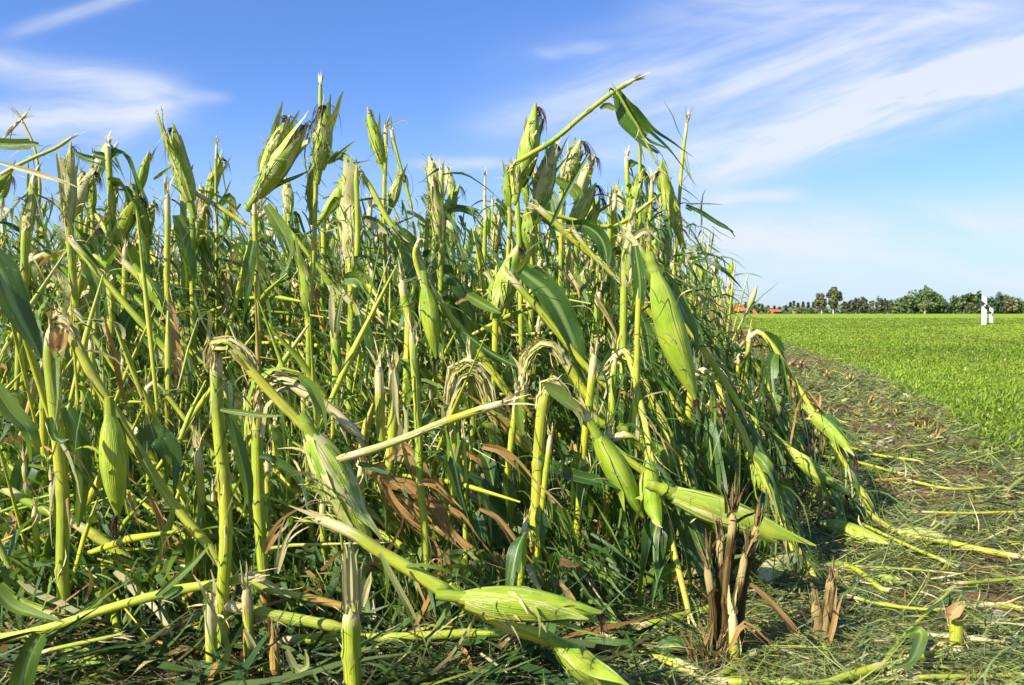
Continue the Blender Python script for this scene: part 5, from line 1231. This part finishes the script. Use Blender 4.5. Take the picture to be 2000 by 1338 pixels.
def fill_crop():
    kinds = ['ear'] * 8 + ['frayed'] * 7 + ['snapped'] * 6 + ['leaning'] * 3 + ['sheath'] * 6 + ['stump'] * 5 + ['slumped'] * 6
    protos = [(k, proto(k, i)) for i, k in enumerate(kinds)]; used = set()
    spots = []
    # rows run with the stubble row; the nearest plants are low stumps
    d = 1.72
    while d < 5.6:
        xr = gx(np.interp(gy(d), CE_Y, CE_X), d); xl = -0.70 * d - .1; x = xl + rng.uniform(0, .2)
        while x < xr - .08:
            spots.append((x + rng.normal(0, .03), d + rng.normal(0, .05), xr - x)); x += rng.uniform(.11, .21) * (1.0 + max(0, d - 2.2) * .16)
        d += .15 + .05 * d
    rng.shuffle(spots)
    spots = spots[:275]
    for d in np.geomspace(1.75, 11, 32):                               # the ragged right edge of the crop
        spots.append((gx(np.interp(gy(d), CE_Y, CE_X), d) + rng.normal(-.05, .04) - (.03 if d < 3.5 else .05) * d, d, -1.0))
    for d in np.linspace(1.95, 3.7, 11): spots.append((gx(np.interp(gy(d), CE_Y, CE_X) + (50 if d < 2.7 else 8), d) + rng.normal(0, .04), d, -2.0))
    for k in range(20): d = rng.uniform(1.42, 1.85); spots.append((gx(rng.uniform(-20, 1060), d), d, -3.0))
    for x, d, edge in spots:
        near = d < 2.2
        if edge < 0: ok = ('slumped',) if edge > -2.5 else ('stump',)
        elif near: ok = ('stump', 'frayed', 'frayed', 'snapped', 'frayed') if edge > .6 else ('stump', 'frayed')
        elif edge < .5: ok = ('slumped', 'frayed', 'sheath', 'ear')
        else: ok = ('ear', 'frayed', 'sheath', 'snapped', 'snapped', 'ear', 'frayed', 'sheath', 'leaning')
        k = ok[rng.integers(len(ok))]; c = [i for i, q in enumerate(protos) if q[0] == k]; i = c[rng.integers(len(c))]
        sc = rng.uniform(.92, 1.1) * (.5 if near and k == 'frayed' else .62 if near and k == 'snapped' else 1); rz = rng.normal(0, .4)
        if edge < -2.5: sc *= rng.uniform(.6, .95)
        elif edge < .4: rz = rng.normal(-.2, .3)
        sc = min(sc, (CAMH + (612 - rng.uniform(250, 330)) / FPX * d) / HT[protos[i][1].name])
        loc = (x, d, float(terrain(np.array(x), np.array(d)))); o = protos[i][1]
        if i in used: o = copy_tree(o, loc, rz, sc)
        else: used.add(i); o.location = loc; o.rotation_euler = (0, 0, rz); o.scale = (sc,) * 3
        px = 1000 + FPX * x / d; z1 = 'left in the crop' if px < 480 else 'mid crop' if px < 1000 else 'near the crop edge'
        z2 = 'front rows' if d < 2.2 else 'middle rows' if d < 3.8 else 'back rows'
        lab = f'{LAB[k]} {z1}, {z2}'; tag(o, lab, 'maize plant', f'{k} maize plants {z1}, {z2}')
    for i, (k, o) in enumerate(protos):
        if i not in used:
            for ch in list(o.children):
                for q in list(ch.children): bpy.data.objects.remove(q)
                bpy.data.objects.remove(ch)
            bpy.data.objects.remove(o)


def far_crop():
    n = 3000; d = np.exp(rng.uniform(np.log(4.6), np.log(45), n)); f = rng.random(n); px = np.interp(gy(d), CE_Y, CE_X)
    x = (-0.72 * d) + f * ((px - 1000) / FPX * d + .72 * d); H = rng.uniform(.6, 1.15, n)
    base = np.stack([x, d, terrain(x, d)], 1); lean = np.stack([rng.normal(.08, .12, n), rng.normal(0, .08, n), np.ones(n)], 1)
    t = np.array([0, .33, .66, 1.0]); path = base[:, None] + lean[:, None] * (t[None, :, None] * H[:, None, None])
    th = np.linspace(0, 6.283, 5, endpoint=False); ring = np.stack([np.cos(th), np.sin(th), 0 * th], 1); mb = MB()
    for i in range(n):
        rr = np.array([.011, .0105, .01, .007]); G = path[i][:, None] + rr[:, None, None] * ring[None]
        st = np.zeros(G.shape); st[..., 1] = (t * H[i])[:, None]; st[..., 2] = i * .37; st[..., 0] = np.abs(th / 3.14 - 1)[None]
        c = np.zeros(G.shape); c[-1, :, 1] = .9; mb.grid(G, st, c, True, 0)
        if rng.random() < .5:
            b = path[i][2 + (rng.random() < .6)]; a = np.array([rng.normal(.1, .4), rng.normal(0, .3), 1]) * .17; q = np.linspace(0, 1, 6); r = np.array([.008, .021, .025, .022, .014, .003])
            G = (b + q[:, None] * a)[:, None] + r[:, None, None] * ring[None]; st = np.zeros(G.shape); st[..., 0] = np.abs(th / 3.14 - 1)[None] * .5; st[..., 1] = q[:, None]; st[..., 2] = i * .7
            c = np.zeros(G.shape); c[..., 1] = rng.choice([.1, .4, .7]); mb.grid(G, st, c, True, 1)
    m = 22000; i = rng.integers(0, n, m); f = rng.uniform(.1, 1, m)[:, None]
    shreds(mb, base[i] + lean[i] * f * H[i][:, None], rng.normal(0, .7, (m, 3)) + [.4, 0, .2], rng.uniform(.1, .4, m), rng.uniform(.004, .016, m), np.array([0, .08, 0]), 1.0, .7, 6, mat=2)
    tag(mb.build('maize_crop', [M_STALK, M_HUSK, M_LEAF]), kind='stuff', label='hail beaten maize crop stretching away behind the near plants', cat='maize crop')
    # leaf trash and dead lower leaves between the stalks
    m = 30000; d = np.exp(rng.uniform(np.log(1.42), np.log(7), m)); px = np.interp(gy(d), CE_Y, CE_X); x = -0.72 * d + rng.random(m) * ((px - 1000) / FPX * d + .72 * d)
    z = .02 + rng.random(m) ** 1.5 * np.clip((d - 1.48) * .95, .10, .95); mb = MB(); D = rng.normal(0, .42, (m, 3)) + [.42, -.1, -.5]
    dr = np.where(rng.random(m) < .09, rng.uniform(.4, 1, m), 0)
    wide = rng.random(m) < .5
    shreds(mb, np.stack([x, d, z + .03], 1), D, np.where(wide, rng.uniform(.06, .22, m), rng.uniform(.03, .15, m)), np.where(wide, rng.uniform(.005, .017, m), rng.uniform(.0015, .005, m)), np.stack([dr, np.where(rng.random(m) < .10, rng.uniform(.4, .9, m), .0), 0 * dr], 1), .8, 1.0, 8)
    for q in range(1250):                                             # snapped bits of stem stuck in the tangle
        dd = math.exp(rng.uniform(math.log(1.45), math.log(6))); pe = float(np.interp(gy(dd), CE_Y, CE_X)); xx = -.7 * dd + rng.random() * ((pe - 1000) / FPX * dd - .42 + .7 * dd)
        zz = rng.random() ** 1.6 * min(.75, max(.12, (dd - 1.4) * .8)) + .02; L = rng.uniform(.1, .45); a = np.array([rng.uniform(.4, 1), rng.normal(0, .45), rng.normal(-.45, .35)]); up = q > 900; a = np.array([rng.normal(.14, .28), rng.normal(0, .28), 1.0]) if up else a; zz = rng.random() * .45 if up else zz; a = a / np.linalg.norm(a) * L * (.95 if up else 1)
        pts = np.array([[xx, dd, zz], [xx, dd, zz] + a * .5 + [0, 0, .01], [xx, dd, zz] + a]); pts[:, 2] = np.maximum(pts[:, 2], .012); T, N, B = frames(pts); rr = rng.uniform(.002, .0085) * np.array([.6, 1, .3]); th = np.linspace(0, 6.283, 6, endpoint=False)
        G = pts[:, None] + rr[:, None, None] * (np.cos(th)[None, :, None] * N[:, None] + np.sin(th)[None, :, None] * B[:, None]); st = np.zeros(G.shape); st[..., 0] = np.abs(th / 3.14 - 1)[None]; st[..., 1] = np.array([0, .5, 1])[:, None] * L; st[..., 2] = q * .37
        cc = np.zeros(G.shape); cc[..., 0] = .7 if rng.random() < .05 else 0; cc[..., 1] = rng.choice([0, 0, 0, .1, .3]) + np.array([.15, 0, .3])[:, None]; mb.grid(G, st, cc, True, 1)
    tag(mb.build('hanging_rags', [M_LEAF, M_STALK]), kind='stuff', label='tangle of torn leaf rags caught between the maize stalks', cat='leaf rags')


fill_crop(); far_crop()
